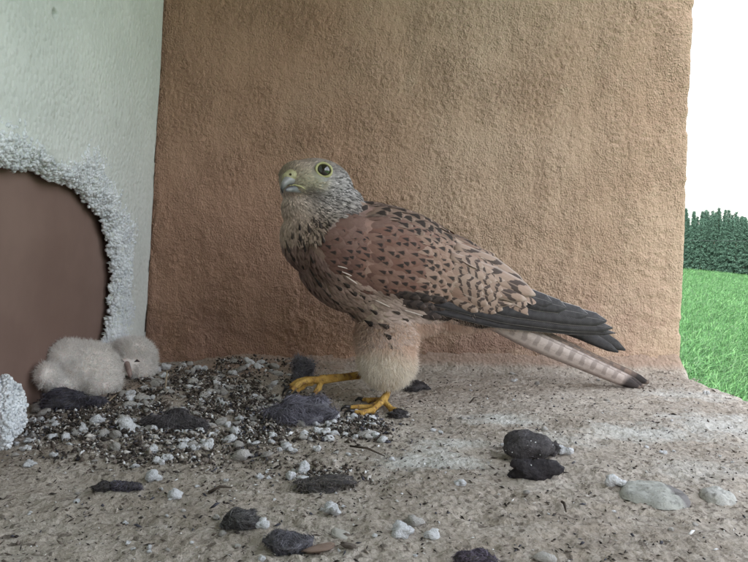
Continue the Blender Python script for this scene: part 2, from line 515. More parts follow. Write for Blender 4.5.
# --- polystyrene board with a hole pecked out of it
PN = Vector((1, 0, -(LX_TOP - LX_BOT) / 0.436)).normalized()
def on_panel(px, py):
    return on_plane(px, py, (LX_BOT, 0, 0), PN)
hole_px = [(0, 166), (22, 170), (45, 176), (62, 181), (86, 188), (104, 203), (116, 226), (123, 249), (126, 275), (124, 305), (119, 335), (115, 360), (114, 400)]
hp = [on_panel(*p) for p in hole_px]
hy = [(p.y, p.z) for p in hp]
y0, z0 = hy[0]
poly = hy + [(hy[-1][0], -0.05), (y0 - 0.12, -0.05), (y0 - 0.115, 0.08), (y0 - 0.09, 0.15), (y0 - 0.04, z0 - 0.008)]
poly = np.array(poly)
def poly_sd(x, y, P):
    d = np.full(x.shape, 9.0); ins = np.zeros(x.shape, bool)
    for i in range(len(P)):
        a, b = P[i], P[(i + 1) % len(P)]
        e = b - a
        t = np.clip(((x - a[0]) * e[0] + (y - a[1]) * e[1]) / (e @ e), 0, 1)
        d = np.minimum(d, np.hypot(x - a[0] - t * e[0], y - a[1] - t * e[1]))
        c = ((a[1] <= y) & (b[1] > y)) | ((b[1] <= y) & (a[1] > y))
        with np.errstate(divide='ignore', invalid='ignore'):
            xi = a[0] + (y - a[1]) / (e[1] if e[1] else 1e-9) * e[0]
        ins ^= c & (x < xi)
    return np.where(ins, -d, d)
py_ = np.concatenate([np.arange(-0.75, -0.36, 0.01), np.arange(-0.36, -0.0015, 0.0012)])
pz_ = np.concatenate([np.arange(-0.02, 0.46, 0.0013), np.arange(0.46, 0.70, 0.01)])
GY, GZ = np.meshgrid(py_, pz_, indexing='ij')
sdv = poly_sd(GY, GZ, poly) + 0.010 * fbm(GY, GZ, 45, 3, 71) + 0.004 * (worley(GY, GZ, 170, 72) - 0.5)
rimw = np.clip(0.026 + 0.022 * fbm(GY, GZ, 18, 2, 74), 0.012, 0.05)
tt = np.clip(sdv / rimw, 0, 1)
beads = np.sqrt(np.clip(1 - (worley(GY, GZ, 190, 76) / 0.75) ** 2, 0, 1))
rough = 1 - sstep(0.55, 1.7, sdv / rimw)
dep = 0.018 * (1 - np.sqrt(np.clip(1 - (1 - tt) ** 2, 0, 1))) + rough * (0.0040 * fbm(GY, GZ, 55, 2, 79) + 0.0010 * (0.5 - beads)) 
dep = dep + (1 - rough) * 0.0008 * fbm(GY, GZ, 30, 3, 80)
GX = panel_x(GZ) - dep
# dent near the top edge
dp = on_panel(55, 14)
GX -= 0.013 * np.exp(-(((GY - dp.y) / 0.0032) ** 2 + ((GZ - dp.z) / 0.0030) ** 2) ** 2)
# the board's edge by the wall is a little ragged
GY2 = GY + (GY > -0.004) * (-0.003 - 0.006 * sstep(0.10, 0.03, GZ) + 0.004 * fbm(GZ, GZ * 0, 25, 4, 82))
keep = sdv[:-1, :-1] > 0
fp = mesh_np('face', np.stack([GX, GY2, GZ], -1).reshape(-1, 3), grid_faces(len(py_), len(pz_), keep))
panel = empty('polystyrene_board', (LX_BOT, -0.15, 0), 'white polystyrene insulation board with a large pecked hole', 'insulation board')
add('face', shift(fp, panel.location), M_FOAM, panel)
# beads torn loose along the rim, one joined part
bm = bmesh.new(); bmesh.ops.create_icosphere(bm, subdivisions=1, radius=1.0)
bv = np.array([v.co[:] for v in bm.verts]); bf = np.array([[v.index for v in f.verts] for f in bm.faces]); bm.free()
def scatter_beads(name, P, rad, r=rng):
    n = len(P)
    A = nrm(r.normal(size=(n, 3))); ang = r.random(n) * 6.28
    # random rotation by quaternion
    q = nrm(r.normal(size=(n, 4)))
    w_, x_, y_, z_ = q.T
    Rm = np.stack([np.stack([1 - 2 * (y_**2 + z_**2), 2 * (x_*y_ - z_*w_), 2 * (x_*z_ + y_*w_)], -1),
                   np.stack([2 * (x_*y_ + z_*w_), 1 - 2 * (x_**2 + z_**2), 2 * (y_*z_ - x_*w_)], -1),
                   np.stack([2 * (x_*z_ - y_*w_), 2 * (y_*z_ + x_*w_), 1 - 2 * (x_**2 + y_**2)], -1)], 1)
    S = bv[None] * (rad[:, None, None] * r.uniform(0.7, 1.2, (n, 1, 3)))
    V = np.einsum('nij,nkj->nki', Rm, S) + P[:, None, :]
    F = bf[None] + (np.arange(n) * len(bv))[:, None, None]
    return mesh_np(name, V.reshape(-1, 3), F.reshape(-1, 3), True)
sel = np.argwhere((sdv > 0.0005) & (rough * rough * rough > rng.random(rough.shape) * 0.9) & (GY > -0.36) & (GZ > 0.0))
pick = sel[rng.choice(len(sel), 7000)]
BP = np.stack([GX[pick[:, 0], pick[:, 1]], GY2[pick[:, 0], pick[:, 1]], GZ[pick[:, 0], pick[:, 1]]], -1)
BP += rng.normal(0, 0.0003, BP.shape) - np.array([0.0013, 0, 0])
bd = add('rim_beads', shift(scatter_beads('rim_beads', BP, rng.uniform(0.0012, 0.0025, len(BP))), panel.location), M_BEAD, panel)
tag(bd, kind='stuff')
# the board hidden behind the hole
cav_me = box_mesh('backing_board', (LX_BOT - 0.06, -0.8, -0.02), (LX_BOT - 0.022, 0.0, 0.598))
for v_ in cav_me.vertices: v_.co.x += panel_x(v_.co.z) - LX_BOT
cav = add('backing_board', cav_me, M_CAVITY)
tag(cav, 'smooth brown board seen through the pecked hole', 'board')

# ================================================================== outside: field, forest
def terrain(x, y):
    t = 0.075 * (0.49 * y - x)
    return -3.42 + 8 * np.tanh(t / 8)
k = NT('crop_ground', 0.9, 0.2); o = k.obj()
n1 = k.noise(k.map(o, (1, 1, 1)), 0.09, 4, 0.6); n2 = k.noise(o, 3.5, 5, 0.7)
c = k.mix(k.ramp(n1, 0.35, 0.65), (0.045, 0.122, 0.036), (0.062, 0.15, 0.047))
c = k.mix(k.ramp(n2, 0.4, 0.62), (0.022, 0.065, 0.018), c)
k.color(c); k.bump(n2, 0.15, 0.7); M_FIELD = k.m
gx = np.concatenate([[-1500, -800, -400, -200], np.arange(-120, 241, 8), [300, 500, 900, 1500]])
gy = np.concatenate([[-1500, -600, -200, -80], np.arange(-40, 281, 8), [340, 500, 900, 1500]])
FX, FY = np.meshgrid(gx, gy, indexing='ij')
FZ = terrain(FX, FY)
tag(add('field', mesh_np('field', np.stack([FX, FY, FZ], -1).reshape(-1, 3), grid_faces(len(gx), len(gy))), M_FIELD), kind='structure')
# crop blades: dense near by, thinning into the ground colour
def crop():
    r = np.random.default_rng(5)
    Ps, Ls = [], []
    for (d0, d1, dens, ln) in ((9, 26, 200, 0.42), (26, 48, 80, 0.42), (48, 95, 26, 0.55), (95, 150, 8, 0.8)):
        a0, a1 = 0.44, 0.66                  # x/y range seen past the wall, with a margin
        area = 0.5 * (d1**2 - d0**2) * (a1 - a0)
        n = int(area * dens)
        y = np.sqrt(r.uniform(d0**2, d1**2, n)); x = y * r.uniform(a0, a1, n)
        # drilled in rows
        x = np.round(x / 0.16) * 0.16 + r.normal(0, 0.045, n)
        Ps.append(np.stack([x, y, terrain(x, y)], -1)); Ls.append(np.full(n, ln) * r.uniform(0.6, 1.25, n))
    P = np.concatenate(Ps); L = np.concatenate(Ls); n = len(P)
    D = nrm(np.stack([r.normal(0.12, 0.32, n), r.normal(0, 0.32, n), np.ones(n)], -1))
    bend = np.stack([r.normal(0.35, 0.5, n), r.normal(0, 0.5, n), -0.25 * np.ones(n)], -1)
    t = r.random((n, 1)); dk = r.uniform(0.4, 1.25, (n, 1))
    C = ((1 - t) * np.array([[0.030, 0.105, 0.030]]) + t * np.array([[0.090, 0.200, 0.070]])) * dk
    return strands('crop', P - np.array([0, 0, 0.02]), D, L, L * 0.068, C, bend, r)
tag(add('cereal_crop', crop(), tint_mat('cereal_leaf', 0.5, 0.35, 0.3)), 'young bright green cereal crop covering the field', 'crop', kind='stuff')

# spruces
M_BARK = plain_mat('bark', (0.06, 0.045, 0.035), (0.10, 0.08, 0.06), 3.0)
M_NEEDLE = tint_mat('spruce_needles', 0.75, 0.2, 0.15)
def spruce_meshes(seed, H=14.0):
    r = np.random.default_rng(seed)
    P, D, L, C = [], [], [], []
    z = 1.0
    while z < H * 0.985:
        f = 1 - z / H
        rad = (0.12 + 2.0 * f ** 0.95) * r.uniform(0.75, 1.15)
        nb = int(5 + 9 * f ** 0.5)
        for b in range(nb):
            a = r.random() * 6.283; rl = rad * r.uniform(0.6, 1.1)
            m = max(5, int(rl * 20))
            tt_ = r.uniform(0.1, 1, m)
            dr = np.array([math.cos(a), math.sin(a)])
            pos = np.stack([dr[0] * rl * tt_, dr[1] * rl * tt_, z - 0.35 * rl * tt_ + 0.12 * rl * tt_**2 + r.normal(0, 0.10, m)], -1)
            pos[:, :2] += r.normal(0, 0.11, (m, 2))
            P.append(pos); D.append(nrm(np.stack([dr[0] + r.normal(0, .7, m), dr[1] + r.normal(0, .7, m), r.normal(-0.35, .35, m)], -1)))
            L.append(r.uniform(0.22, 0.5, m))
            C.append(np.array([[0.043, 0.086, 0.056]]) * r.uniform(0.7, 1.2, (m, 1)) + np.array([[0.0, 0.0, 0.006]]))  # needle green lightened and blued so the colour carries the distance haze
        z += 0.34 * (0.45 + f)
    P.append(np.array([[0, 0, H * 0.95]])); D.append(np.array([[0, 0, 1.0]])); L.append(np.array([0.7])); C.append(np.array([[0.04, 0.10, 0.05]]))
    P, D, L, C = map(np.concatenate, (P, D, L, C))
    crown = strands('crown', P, D, L, L * 0.30, C, r.normal(0, .35, P.shape) + np.array([0, 0, -.25]), r)
    trunk = tube_mesh('trunk', [(0, 0, -0.5), (0.03, 0, H * 0.4), (0, 0.02, H * 0.94)], [0.19, 0.12, 0.02], 7)
    return trunk, crown
SP = [spruce_meshes(s, h) for s, h in ((1, 14.6), (2, 13.4), (3, 15.2), (4, 12.2))]
rr_ = random.Random(3)
def forest_edge(a):
    """distance of the wood's edge along the bearing x/y = a"""
    return 158 - 150 * (a - 0.49)
spots = []
for row in range(4):
    a = 0.462 + 0.006 * (row % 2)
    while a < 0.635:
        y = forest_edge(a) + row * 3.2 + rr_.uniform(-1.0, 1.0)
        spots.append((a * y, y, row))
        a += (1.8 + rr_.uniform(-0.4, 0.5)) / y * 0.93
first = {}
for i, (x, y, row) in enumerate(spots):
    vi = rr_.randrange(4)
    tr, cr = SP[vi]
    e = empty('spruce_tree', (x, y, float(terrain(x, y))), 'tall dark green spruce in the wood beyond the field', 'tree', 'spruces at the forest edge')
    e.rotation_euler.z = rr_.uniform(0, 6.28)
    s = rr_.uniform(0.90, 1.08) * (1.0 - 0.6 * max(0, x / y - 0.49)); e.scale = (s, s, s)
    add('trunk', tr, M_BARK, e); add('crown', cr, M_NEEDLE, e)
# the rest of the wood, one mass
def far_wood():
    Vs, Fs, Cs, off = [], [], [], 0
    r = np.random.default_rng(9)
    pts = []
    for row in range(3):
        for x in np.arange(-60, 60, 3.4): pts.append((x, 178 + row * 3.5 + r.uniform(-1, 1)))
        a = 0.64
        while a < 1.6:
            y = max(70, forest_edge(a)) + 3.2 * row; pts.append((a * y, y)); a += 3.0 / y
    for row in range(4, 8):
        a = 0.38
        while a < 0.64:
            y = forest_edge(a) + row * 3.2 + r.uniform(-1, 1); pts.append((a * y, y)); a += 2.6 / y
    for (x, y) in pts:
        me = SP[r.integers(4)][1]
        co = np.empty(len(me.vertices) * 3, np.float32); me.vertices.foreach_get('co', co); co = co.reshape(-1, 5, 3)
        cc = np.empty(len(me.vertices) * 4, np.float32); me.color_attributes['tint'].data.foreach_get('color', cc); cc = cc.reshape(-1, 5, 4)
        s_ = slice(r.integers(4), None, 4)
        co, cc = co[s_].copy(), cc[s_, :, :3]
        ctr = co.mean(1, keepdims=True); co = ctr + (co - ctr) * 1.9
        n = len(co)
        Vs.append(co.reshape(-1, 3) * r.uniform(.9, 1.1) + np.array([x, y, float(terrain(x, y))])); Cs.append(cc.reshape(-1, 3))
        b = (np.arange(n) * 5)[:, None] + off
        Fs.append(np.concatenate([b + [[0, 1, 3]], b + [[0, 3, 2]], b + [[2, 3, 4]]])); off += n * 5
    return mesh_np('wood', np.concatenate(Vs), np.concatenate(Fs), True, None, np.concatenate(Cs))
tag(add('distant_wood', far_wood(), M_NEEDLE), 'dark spruce wood continuing behind the front trees', 'wood', kind='stuff')
# overhead wire in front of the wood
wa, wb = CAM + ray(640, 239) * 60, CAM + ray(830, 240.5) * 60
wp = [wa.lerp(wb, t) - Vector((0, 0, 0.5 * 4 * t * (1 - t) * 0.25)) for t in np.linspace(-1.5, 2.5, 30)]
wire = add('overhead_wire', tube_mesh('overhead_wire', wp, [0.016] * 30, 5), plain_mat('wire', (0.02, 0.025, 0.025), (0.03, 0.035, 0.035), 5.0))
tag(wire, 'thin dark overhead wire crossing in front of the wood', 'wire')
#@@OBJECTS
# ================================================================== kestrel
BA, BB = Vector((-0.077, -0.195, 0)), Vector((0.289, -0.075, 0))
ES = (BB - BA).normalized()
EN = Vector((ES.y, -ES.x, 0))                # towards the camera
EZ = Vector((0, 0, 1))
def bird(px, py, n=0.0):
    """point of the bird at photo pixel px,py, n metres nearer than its middle plane"""
    return on_plane(px, py, BA + EN * n, EN)
def mpp(p):
    return -(CINV @ (p - CAM)).z / FPX
def blob(bm, px, py, rx, ry, rot, n, rn):
    c = bird(px, py, n); s = mpp(c)
    a = R(rot)
    X = ES * math.cos(a) - EZ * math.sin(a); Z = ES * math.sin(a) + EZ * math.cos(a)
    M = Matrix((X * rx * s / 0.95, EN * rn, Z * ry * s)).transposed().to_4x4()
    M.translation = c
    ball(bm, M, 28, 20)
foot0 = on_floor(380, 408)
ROOT = Vector((foot0.x, foot0.y, fz(foot0.x, foot0.y)))
kestrel = empty('kestrel', ROOT, 'adult kestrel with spotted chestnut wings and yellow feet standing side-on', 'bird')

bm = bmesh.new()
blob(bm, 315, 186, 34, 26.5, 2, 0.000, 0.0215)    # skull
blob(bm, 298, 180, 18.5, 18.5, 0, 0.006, 0.0175)    # face
blob(bm, 312, 212, 30, 26, 30, 0.000, 0.021)     # throat
blob(bm, 336, 207, 27, 25, 35, -0.001, 0.021)    # nape
blob(bm, 325, 238, 42, 40, 20, 0.000, 0.030)     # breast
blob(bm, 352, 262, 58, 48, 30, 0.000, 0.036)
blob(bm, 400, 262, 80, 50, 20, 0.000, 0.038)     # trunk
blob(bm, 445, 275, 66, 40, 22, 0.000, 0.034)
blob(bm, 396, 298, 58, 35, 10, 0.000, 0.032)     # belly
blob(bm, 455, 303, 70, 24, 8, 0.000, 0.026)      # vent
blob(bm, 500, 312, 55, 16, 16, 0.000, 0.018)     # under tail
blob(bm, 388, 336, 27, 38, 0, 0.016, 0.019)      # near thigh
blob(bm, 388, 362, 26, 24, 0, 0.016, 0.017)
blob(bm, 378, 336, 20, 32, 0, -0.018, 0.018)     # far thigh
blob(bm, 374, 358, 13, 18, 0, -0.022, 0.013)
blob(bm, 345, 250, 40, 36, 25, 0.022, 0.017)     # folded near wing
blob(bm, 400, 262, 72, 40, 17, 0.024, 0.018)
blob(bm, 450, 276, 62, 31, 20, 0.022, 0.016)
blob(bm, 490, 290, 42, 17, 20, 0.020, 0.012)
blob(bm, 400, 250, 80, 38, 20, -0.024, 0.018)    # folded far wing
blob(bm, 470, 272, 60, 24, 24, -0.020, 0.015)
body_me = remesh(bm, 0.0017, 7, 0.5)
# plumage colours in albedo
CHEST, CHEST2 = (0.195, 0.100, 0.076), (0.25, 0.148, 0.118)
kb = NT('body_plumage', 0.9, 0.1)
kb.color(kb.mix(kb.ramp(kb.noise(kb.obj(), 120.0, 4), 0.35, 0.65, 0, 0.3), kb.attr(), (0.16, 0.11, 0.09)))
kb.bump(kb.noise(kb.obj(), 300.0, 3), 0.001, 0.8)
bvh_src = bmesh.new(); bvh_src.from_mesh(body_me)
BVH = BVHTree.FromBMesh(bvh_src); bvh_src.free()
SMP, SMN = surf_sample(body_me, 90000)
SX, SY = to_px_np(SMP)
bco = np.empty(len(body_me.vertices) * 3, np.float32); body_me.vertices.foreach_get('co', bco)
BODY_PX = to_px_np(bco.reshape(-1, 3).astype(float))
body = add('body', shift(body_me, ROOT), kb.m, kestrel)

def hit(px, py, side=1):
    """surface of the bird under photo pixel px,py, seen square-on from one side"""
    d = -EN * side
    o_ = bird(px, py, 0.0) - d * 0.3
    h = BVH.ray_cast(o_, d)
    return (h[0], h[1]) if h[0] is not None else (None, None)

# ---- feather meshes: unit length along +x, unit width along y
def feather_unit(name, prof, camber=0.12, droop=0.10, rows=6):
    V, U, F = [], [], []
    for i in range(rows + 1):
        t = i / rows
        hw = np.interp(t, [q[0] for q in prof], [q[1] for q in prof]) * 0.5
        for j, s in enumerate((-1, -0.5, 0, 0.5, 1)):
            V.append((t, s * hw, camber * (1 - s * s) * (0.5 + 0.5 * t) - droop * t * t)); U.append((t, 0.5 + s * hw))
    for i in range(rows):
        for j in range(4):
            a = i * 5 + j
            F.append((a, a + 5, a + 6, a + 1))
    return V, F, U
PROF_ROUND = [(0, .35), (.25, .8), (.55, 1.0), (.8, .92), (.93, .62), (1, .16)]
PROF_POINT = [(0, .4), (.3, .9), (.6, 1.0), (.85, .66), (1, .05)]
def unit_mesh(name, prof, m, **kw):
    V, F, U = feather_unit(name, prof, **kw)
    me = mesh_np(name, V, F, True, U); me.materials.append(m)
    return me
def barbs(k, strength=0.35, dist=0.02):
    u, v, _ = k.sep(k.uv())
    av = k.math('ABSOLUTE', k.math('SUBTRACT', v, 0.5))
    ph = k.math('MULTIPLY', k.math('SUBTRACT', u, k.math('MULTIPLY', av, 0.7)), 150.0)
    wv = k.math('SINE', ph)
    shaft = k.ramp(av, 0.0, 0.03, 0.8, 0)
    k.bump(k.math('ADD', wv, shaft), dist, strength)
    return u, av
def feather_mat(name, a, b, dark, kind, edge=None):
    k = NT(name, 0.72, 0.25)
    u, av = barbs(k, 0.25, 0.004)
    c = k.mix(k.rand(), a, b)
    nz = k.noise(k.map(k.uv(), (5, 5, 1)), 1.0, 3)
    c = k.mix(k.ramp(nz, 0.3, 0.7, 0, 0.35), c, tuple(q * 0.72 for q in a))
    jit = k.math('MULTIPLY', k.math('SUBTRACT', nz, 0.5), 0.16)
    jit = k.math('ADD', jit, k.math('MULTIPLY', k.math('SUBTRACT', k.math('FRACT', k.math('MULTIPLY', k.rand(), 7.13)), 0.6), 0.20))
    uj = k.math('ADD', u, jit)
    if kind == 'arrow':        # dark arrowhead short of the tip
        lim = k.math('MULTIPLY', k.math('SUBTRACT', uj, 0.48), 0.56)
        m = k.math('MULTIPLY', k.ramp(k.math('SUBTRACT', lim, av), -0.05, 0.04), k.ramp(uj, 0.77, 0.87, 1, 0))
    elif kind == 'big':
        lim = k.math('MULTIPLY', k.math('SUBTRACT', uj, 0.36), 1.0)
        m = k.math('MULTIPLY', k.ramp(k.math('SUBTRACT', lim, av), -0.02, 0.03), k.ramp(uj, 0.80, 0.86, 1, 0))
    elif kind == 'bars':
        sw = k.math('SINE', k.math('ADD', k.math('MULTIPLY', uj, 21.0), k.math('MULTIPLY', av, -7.0)))
        m = k.math('MULTIPLY', k.ramp(sw, 0.25, 0.6), k.ramp(av, 0.0, 0.06, 0.35, 1))
        m = k.math('MULTIPLY', m, k.ramp(uj, 0.9, 0.95, 1, 0))
    elif kind == 'drop':
        m = k.math('MULTIPLY', k.ramp(k.math('SUBTRACT', k.math('MULTIPLY', k.math('SUBTRACT', uj, 0.25), 0.30), av), -0.02, 0.03), k.ramp(uj, 0.84, 0.92, 1, 0))
    else:
        m = None
    if m is not None:
        c = k.mix(k.math('MULTIPLY', m, 0.93), c, dark)
    if edge:
        rim = k.math('MAXIMUM', k.ramp(u, 0.90, 0.97), k.ramp(av, 0.36, 0.45))
        c = k.mix(k.math('MULTIPLY', rim, 0.75), c, edge)
    k.color(c)
    return k.m
DK = (0.022, 0.017, 0.016)
FM = {
 'scap': feather_mat('scapular_feather', (0.21, 0.138, 0.105), (0.29, 0.20, 0.158), DK, 'big', (0.34, 0.245, 0.20)),
 'cov': feather_mat('covert_feather', CHEST, CHEST2, DK, 'arrow'),
 'lcov': feather_mat('lesser_covert_feather', (0.135, 0.070, 0.056), (0.19, 0.105, 0.084), DK, 'arrow'),
 'plain': feather_mat('shoulder_feather', (0.17, 0.098, 0.079), (0.21, 0.126, 0.104), DK, 'none'),
 'pcov': feather_mat('pale_covert_feather', (0.29, 0.182, 0.138), (0.37, 0.25, 0.20), DK, 'arrow', (0.38, 0.27, 0.22)),
 'tert': feather_mat('tertial_feather', (0.33, 0.228, 0.18), (0.41, 0.295, 0.24), (0.055, 0.038, 0.035), 'bars', (0.46, 0.36, 0.31)),
 'dark': feather_mat('dark_covert_feather', (0.040, 0.030, 0.028), (0.085, 0.060, 0.052), DK, 'bars', (0.12, 0.09, 0.08)),  # dark coverts, colour deepened for the shadow band along the wing's lower edge
 'breast': feather_mat('breast_feather', (0.36, 0.255, 0.19), (0.42, 0.31, 0.24), DK, 'drop'),
}
UM = {q: unit_mesh(q, PROF_ROUND, FM[q], camber=0.05, droop=0.09) for q in FM}
def place_feather(name, me, p, nrm_, d, L, W, lift=0.10, sink=0.0006):
    d = (d - nrm_ * d.dot(nrm_)).normalized()
    d = (d + nrm_ * lift).normalized()
    y = nrm_.cross(d).normalized(); z = d.cross(y)
    M = Matrix((d * L, y * W, z * L)).transposed().to_4x4()
    M.translation = p - nrm_ * sink - ROOT
    o = bpy.data.objects.new(name, me); COL.objects.link(o)
    o.parent = kestrel; o.matrix_basis = M
    return o
def flow(ang, side=1):
    a = R(ang)
    return ES * math.cos(a) - EZ * math.sin(a)
frnd = random.Random(21)
def inside(px, py, P):
    c = False
    for i in range(len(P)):
        (x1, y1), (x2, y2) = P[i], P[i - 1]
        if (y1 > py) != (y2 > py) and px < (x2 - x1) * (py - y1) / (y2 - y1) + x1: c = not c
    return c
def tract(kind, poly_, ang, dx, dy, Lpx, Wpx, name='covert_feather', side=1, lift=0.10):
    """roof-tiled rows of one kind of feather over a patch of the bird"""
    cx = sum(p[0] for p in poly_) / len(poly_); cy = sum(p[1] for p in poly_) / len(poly_)
    ca, sa = math.cos(R(ang)), math.sin(R(ang))
    for i in range(-30, 31):
        for j in range(-30, 31):
            a = (i + (0.5 if j % 2 else 0) + frnd.uniform(-.14, .14)) * dx; b = (j + frnd.uniform(-.14, .14)) * dy
            px, py = cx + a * ca - b * sa, cy + a * sa + b * ca
            if not inside(px, py, poly_): continue
            p, n_ = hit(px, py, side)
            if p is None or n_.dot(EN * side) < 0.22: continue
            s = mpp(p)
            place_feather(name, UM[kind] if isinstance(kind, str) else kind, p, n_, flow(ang + frnd.uniform(-9, 9)), Lpx * s * frnd.uniform(.9, 1.12), Wpx * s * frnd.uniform(.9, 1.1), lift)
# back to front so that each row overlaps the one behind it
tract('dark', [(372, 286), (420, 300), (480, 310), (500, 316), (470, 322), (410, 314), (370, 298)], 11, 13, 6, 34, 12)
tract('tert', [(430, 246), (470, 240), (502, 260), (514, 276), (507, 297), (470, 307), (430, 300)], 24, 12, 7, 33, 14, 'tertial_feather')
tract('pcov', [(396, 232), (450, 228), (472, 246), (468, 297), (430, 304), (390, 294)], 18, 10, 7, 24, 13)
tract('cov', [(334, 230), (380, 220), (416, 228), (410, 298), (376, 292), (336, 272)], 14, 9.5, 6.8, 22, 12)
tract('lcov', [(301, 236), (345, 224), (358, 232), (356, 284), (316, 268)], 14, 9.5, 6.5, 19, 11)
tract('lcov', [(330, 262), (352, 272), (380, 288), (400, 300), (376, 300), (345, 286)], 22, 11, 6, 20, 10)
tract('plain', [(302, 242), (314, 228), (340, 210), (372, 214), (392, 226), (366, 238), (330, 247)], 12, 7.5, 5.5, 19, 11, 'shoulder_feather')
tract('scap', [(346, 197), (395, 206), (440, 217), (474, 240), (486, 254), (462, 252), (420, 236), (380, 226), (340, 212)], 17, 10.5, 7, 24, 13, 'scapular_feather')
# the other wing and the back, for other viewpoints
tract('cov', [(335, 225), (380, 215), (440, 225), (480, 250), (480, 285), (400, 290), (340, 265)], 17, 17, 11, 30, 17, 'covert_feather', -1)
tract('scap', [(350, 198), (395, 206), (440, 218), (485, 250), (500, 268), (470, 262), (420, 236), (350, 214)], 19, 15, 9, 28, 16, 'scapular_feather', -1)
tract('dark', [(380, 288), (480, 285), (500, 310), (400, 308)], 12, 22, 10, 50, 18, 'covert_feather', -1)

# ---- long feathers: blades along a line of pixels
def blade(name, pts, wid, m, wdir=(1.0, 0.0), camber=0.0012, rows=14, tip=0.0):
    """pts: (px,py,n); wid: (t, width px); wdir: share of the width lying in the bird's side plane and across it"""
    P = [bird(*q) for q in pts]
    L = [0]
    for a, b in zip(P[:-1], P[1:]): L.append(L[-1] + (b - a).length)
    V, U, F = [], [], []
    for i in range(rows + 1):
        t = i / rows
        s = t * L[-1]
        k = max(j for j in range(len(P) - 1) if L[j] <= s + 1e-9)
        f = (s - L[k]) / (L[k + 1] - L[k]); f = min(f, 1)
        p = P[k].lerp(P[k + 1], f)
        tg = (P[min(k + 1, len(P) - 1)] - P[k]).normalized()
        inpl = EN.cross(tg).normalized()
        if inpl.z < 0: inpl = -inpl
        wd = (inpl * wdir[0] + EN * wdir[1]).normalized()
        nn = tg.cross(wd).normalized()
        if nn.dot(EN) < 0: nn = -nn
        hw = np.interp(t, [q[0] for q in wid], [q[1] for q in wid]) * 0.5 * mpp(p)
        for j, sft in enumerate((-1, -0.4, 0.2, 1)):
            V.append(p + wd * sft * hw + nn * camber * (1 - sft * sft)); U.append((t, 0.5 + sft * 0.5))
    for i in range(rows):
        for j in range(3):
            a = i * 4 + j
            F.append((a, a + 4, a + 5, a + 1))
    V = np.array([tuple(v) for v in V])
    me = mesh_np(name, V, F, True, U); me.materials.append(m)
    o = add(name, shift(me, ROOT), None, kestrel)
    sol = o.modifiers.new('thickness', 'SOLIDIFY'); sol.thickness = 0.0004
    return o
def flight_mat(name, a, b, edge, bars=None, tipc=None):
    k = NT(name, 0.62, 0.3)
    u, v, _ = k.sep(k.uv())
    nz = k.noise(k.map(k.uv(), (30, 3, 1)), 1.0, 4)
    c = k.mix(k.ramp(nz, 0.3, 0.7), a, b)
    if bars:
        sw = k.math('SINE', k.math('ADD', k.math('MULTIPLY', k.math('ADD', u, k.math('MULTIPLY', nz, 0.03)), bars[0]), k.math('MULTIPLY', v, 2.0)))
        mk = k.math('MULTIPLY', k.ramp(sw, 0.1, 0.6), k.ramp(v, 0.30, 0.45))
        mk = k.math('MULTIPLY', mk, k.ramp(v, 0.92, 0.98, 1, 0.3))
        c = k.mix(k.math('MULTIPLY', mk, 0.85), c, bars[1])
    if tipc:
        c = k.mix(k.ramp(u, tipc[0], tipc[0] + 0.035), c, tipc[1])
        c = k.mix(k.ramp(u, 0.975, 0.99, 0, 0.6), c, (0.35, 0.27, 0.22))
    if edge:
        e = k.math('MAXIMUM', k.ramp(v, 0.03, 0.0), k.ramp(v, 0.965, 0.99))
        c = k.mix(k.math('MULTIPLY', e, 0.85), c, edge)
        sh = k.ramp(k.math('ABSOLUTE', k.math('SUBTRACT', v, 0.55)), 0.0, 0.018, 0.35, 0)
        c = k.mix(sh, c, edge)
    k.color(c)
    ph = k.math('MULTIPLY', k.math('SUBTRACT', u, k.math('MULTIPLY', k.math('ABSOLUTE', k.math('SUBTRACT', v, 0.55)), 0.25)), 420.0)
    k.bump(k.math('SINE', ph), 0.00025, 0.5)
    return k.m
M_PRIM = flight_mat('primary_feather', (0.030, 0.026, 0.029), (0.056, 0.050, 0.054), (0.50, 0.46, 0.45))
M_PRIMD = flight_mat('far_primary_feather', (0.030, 0.027, 0.030), (0.055, 0.050, 0.052), (0.10, 0.09, 0.09))
M_TAIL = flight_mat('tail_feather', (0.48, 0.40, 0.375), (0.60, 0.51, 0.48), (0.16, 0.125, 0.115), (84.0, (0.33, 0.27, 0.25)), (0.87, (0.055, 0.045, 0.045)))
M_TAILD = flight_mat('tail_feather_brown', (0.22, 0.155, 0.125), (0.30, 0.215, 0.175), (0.08, 0.065, 0.06), (84.0, (0.15, 0.115, 0.105)), (0.88, (0.045, 0.038, 0.038)))
# far wing tips, behind the tail
blade('primary_feather', [(480, 290, -.022), (540, 312, -.020), (590, 332, -.018), (625, 350, -.016)], [(0, 16), (.5, 18), (.8, 15), (.94, 10), (1, 2)], M_PRIMD, (1, 0.2))
blade('primary_feather', [(480, 292, -.019), (540, 316, -.017), (585, 335, -.015), (618, 352, -.014)], [(0, 16), (.5, 16), (.8, 12), (.94, 8), (1, 2)], M_PRIMD, (1, 0.2))
# tail: under feathers then the barred outer ones
for dn, tx, ty, dy, m in ((-.012, 640, 380, 2, M_TAILD), (-.006, 648, 383, 0, M_TAILD), (.000, 636, 384, 2, M_TAILD), (.006, 643, 387, 5, M_TAIL), (.012, 640, 388, 8, M_TAIL), (.003, 646, 390, 7, M_TAILD)):
    blade('tail_feather', [(488, 314 + dy, dn * .8), (540, 337 + dy, dn), (590, 360 + dy * .8, dn), (tx, ty, dn * 1.1)], [(0, 13), (.25, 20), (.6, 17), (.85, 14), (.95, 10), (1, 4)], m, (0.85, 0.6))
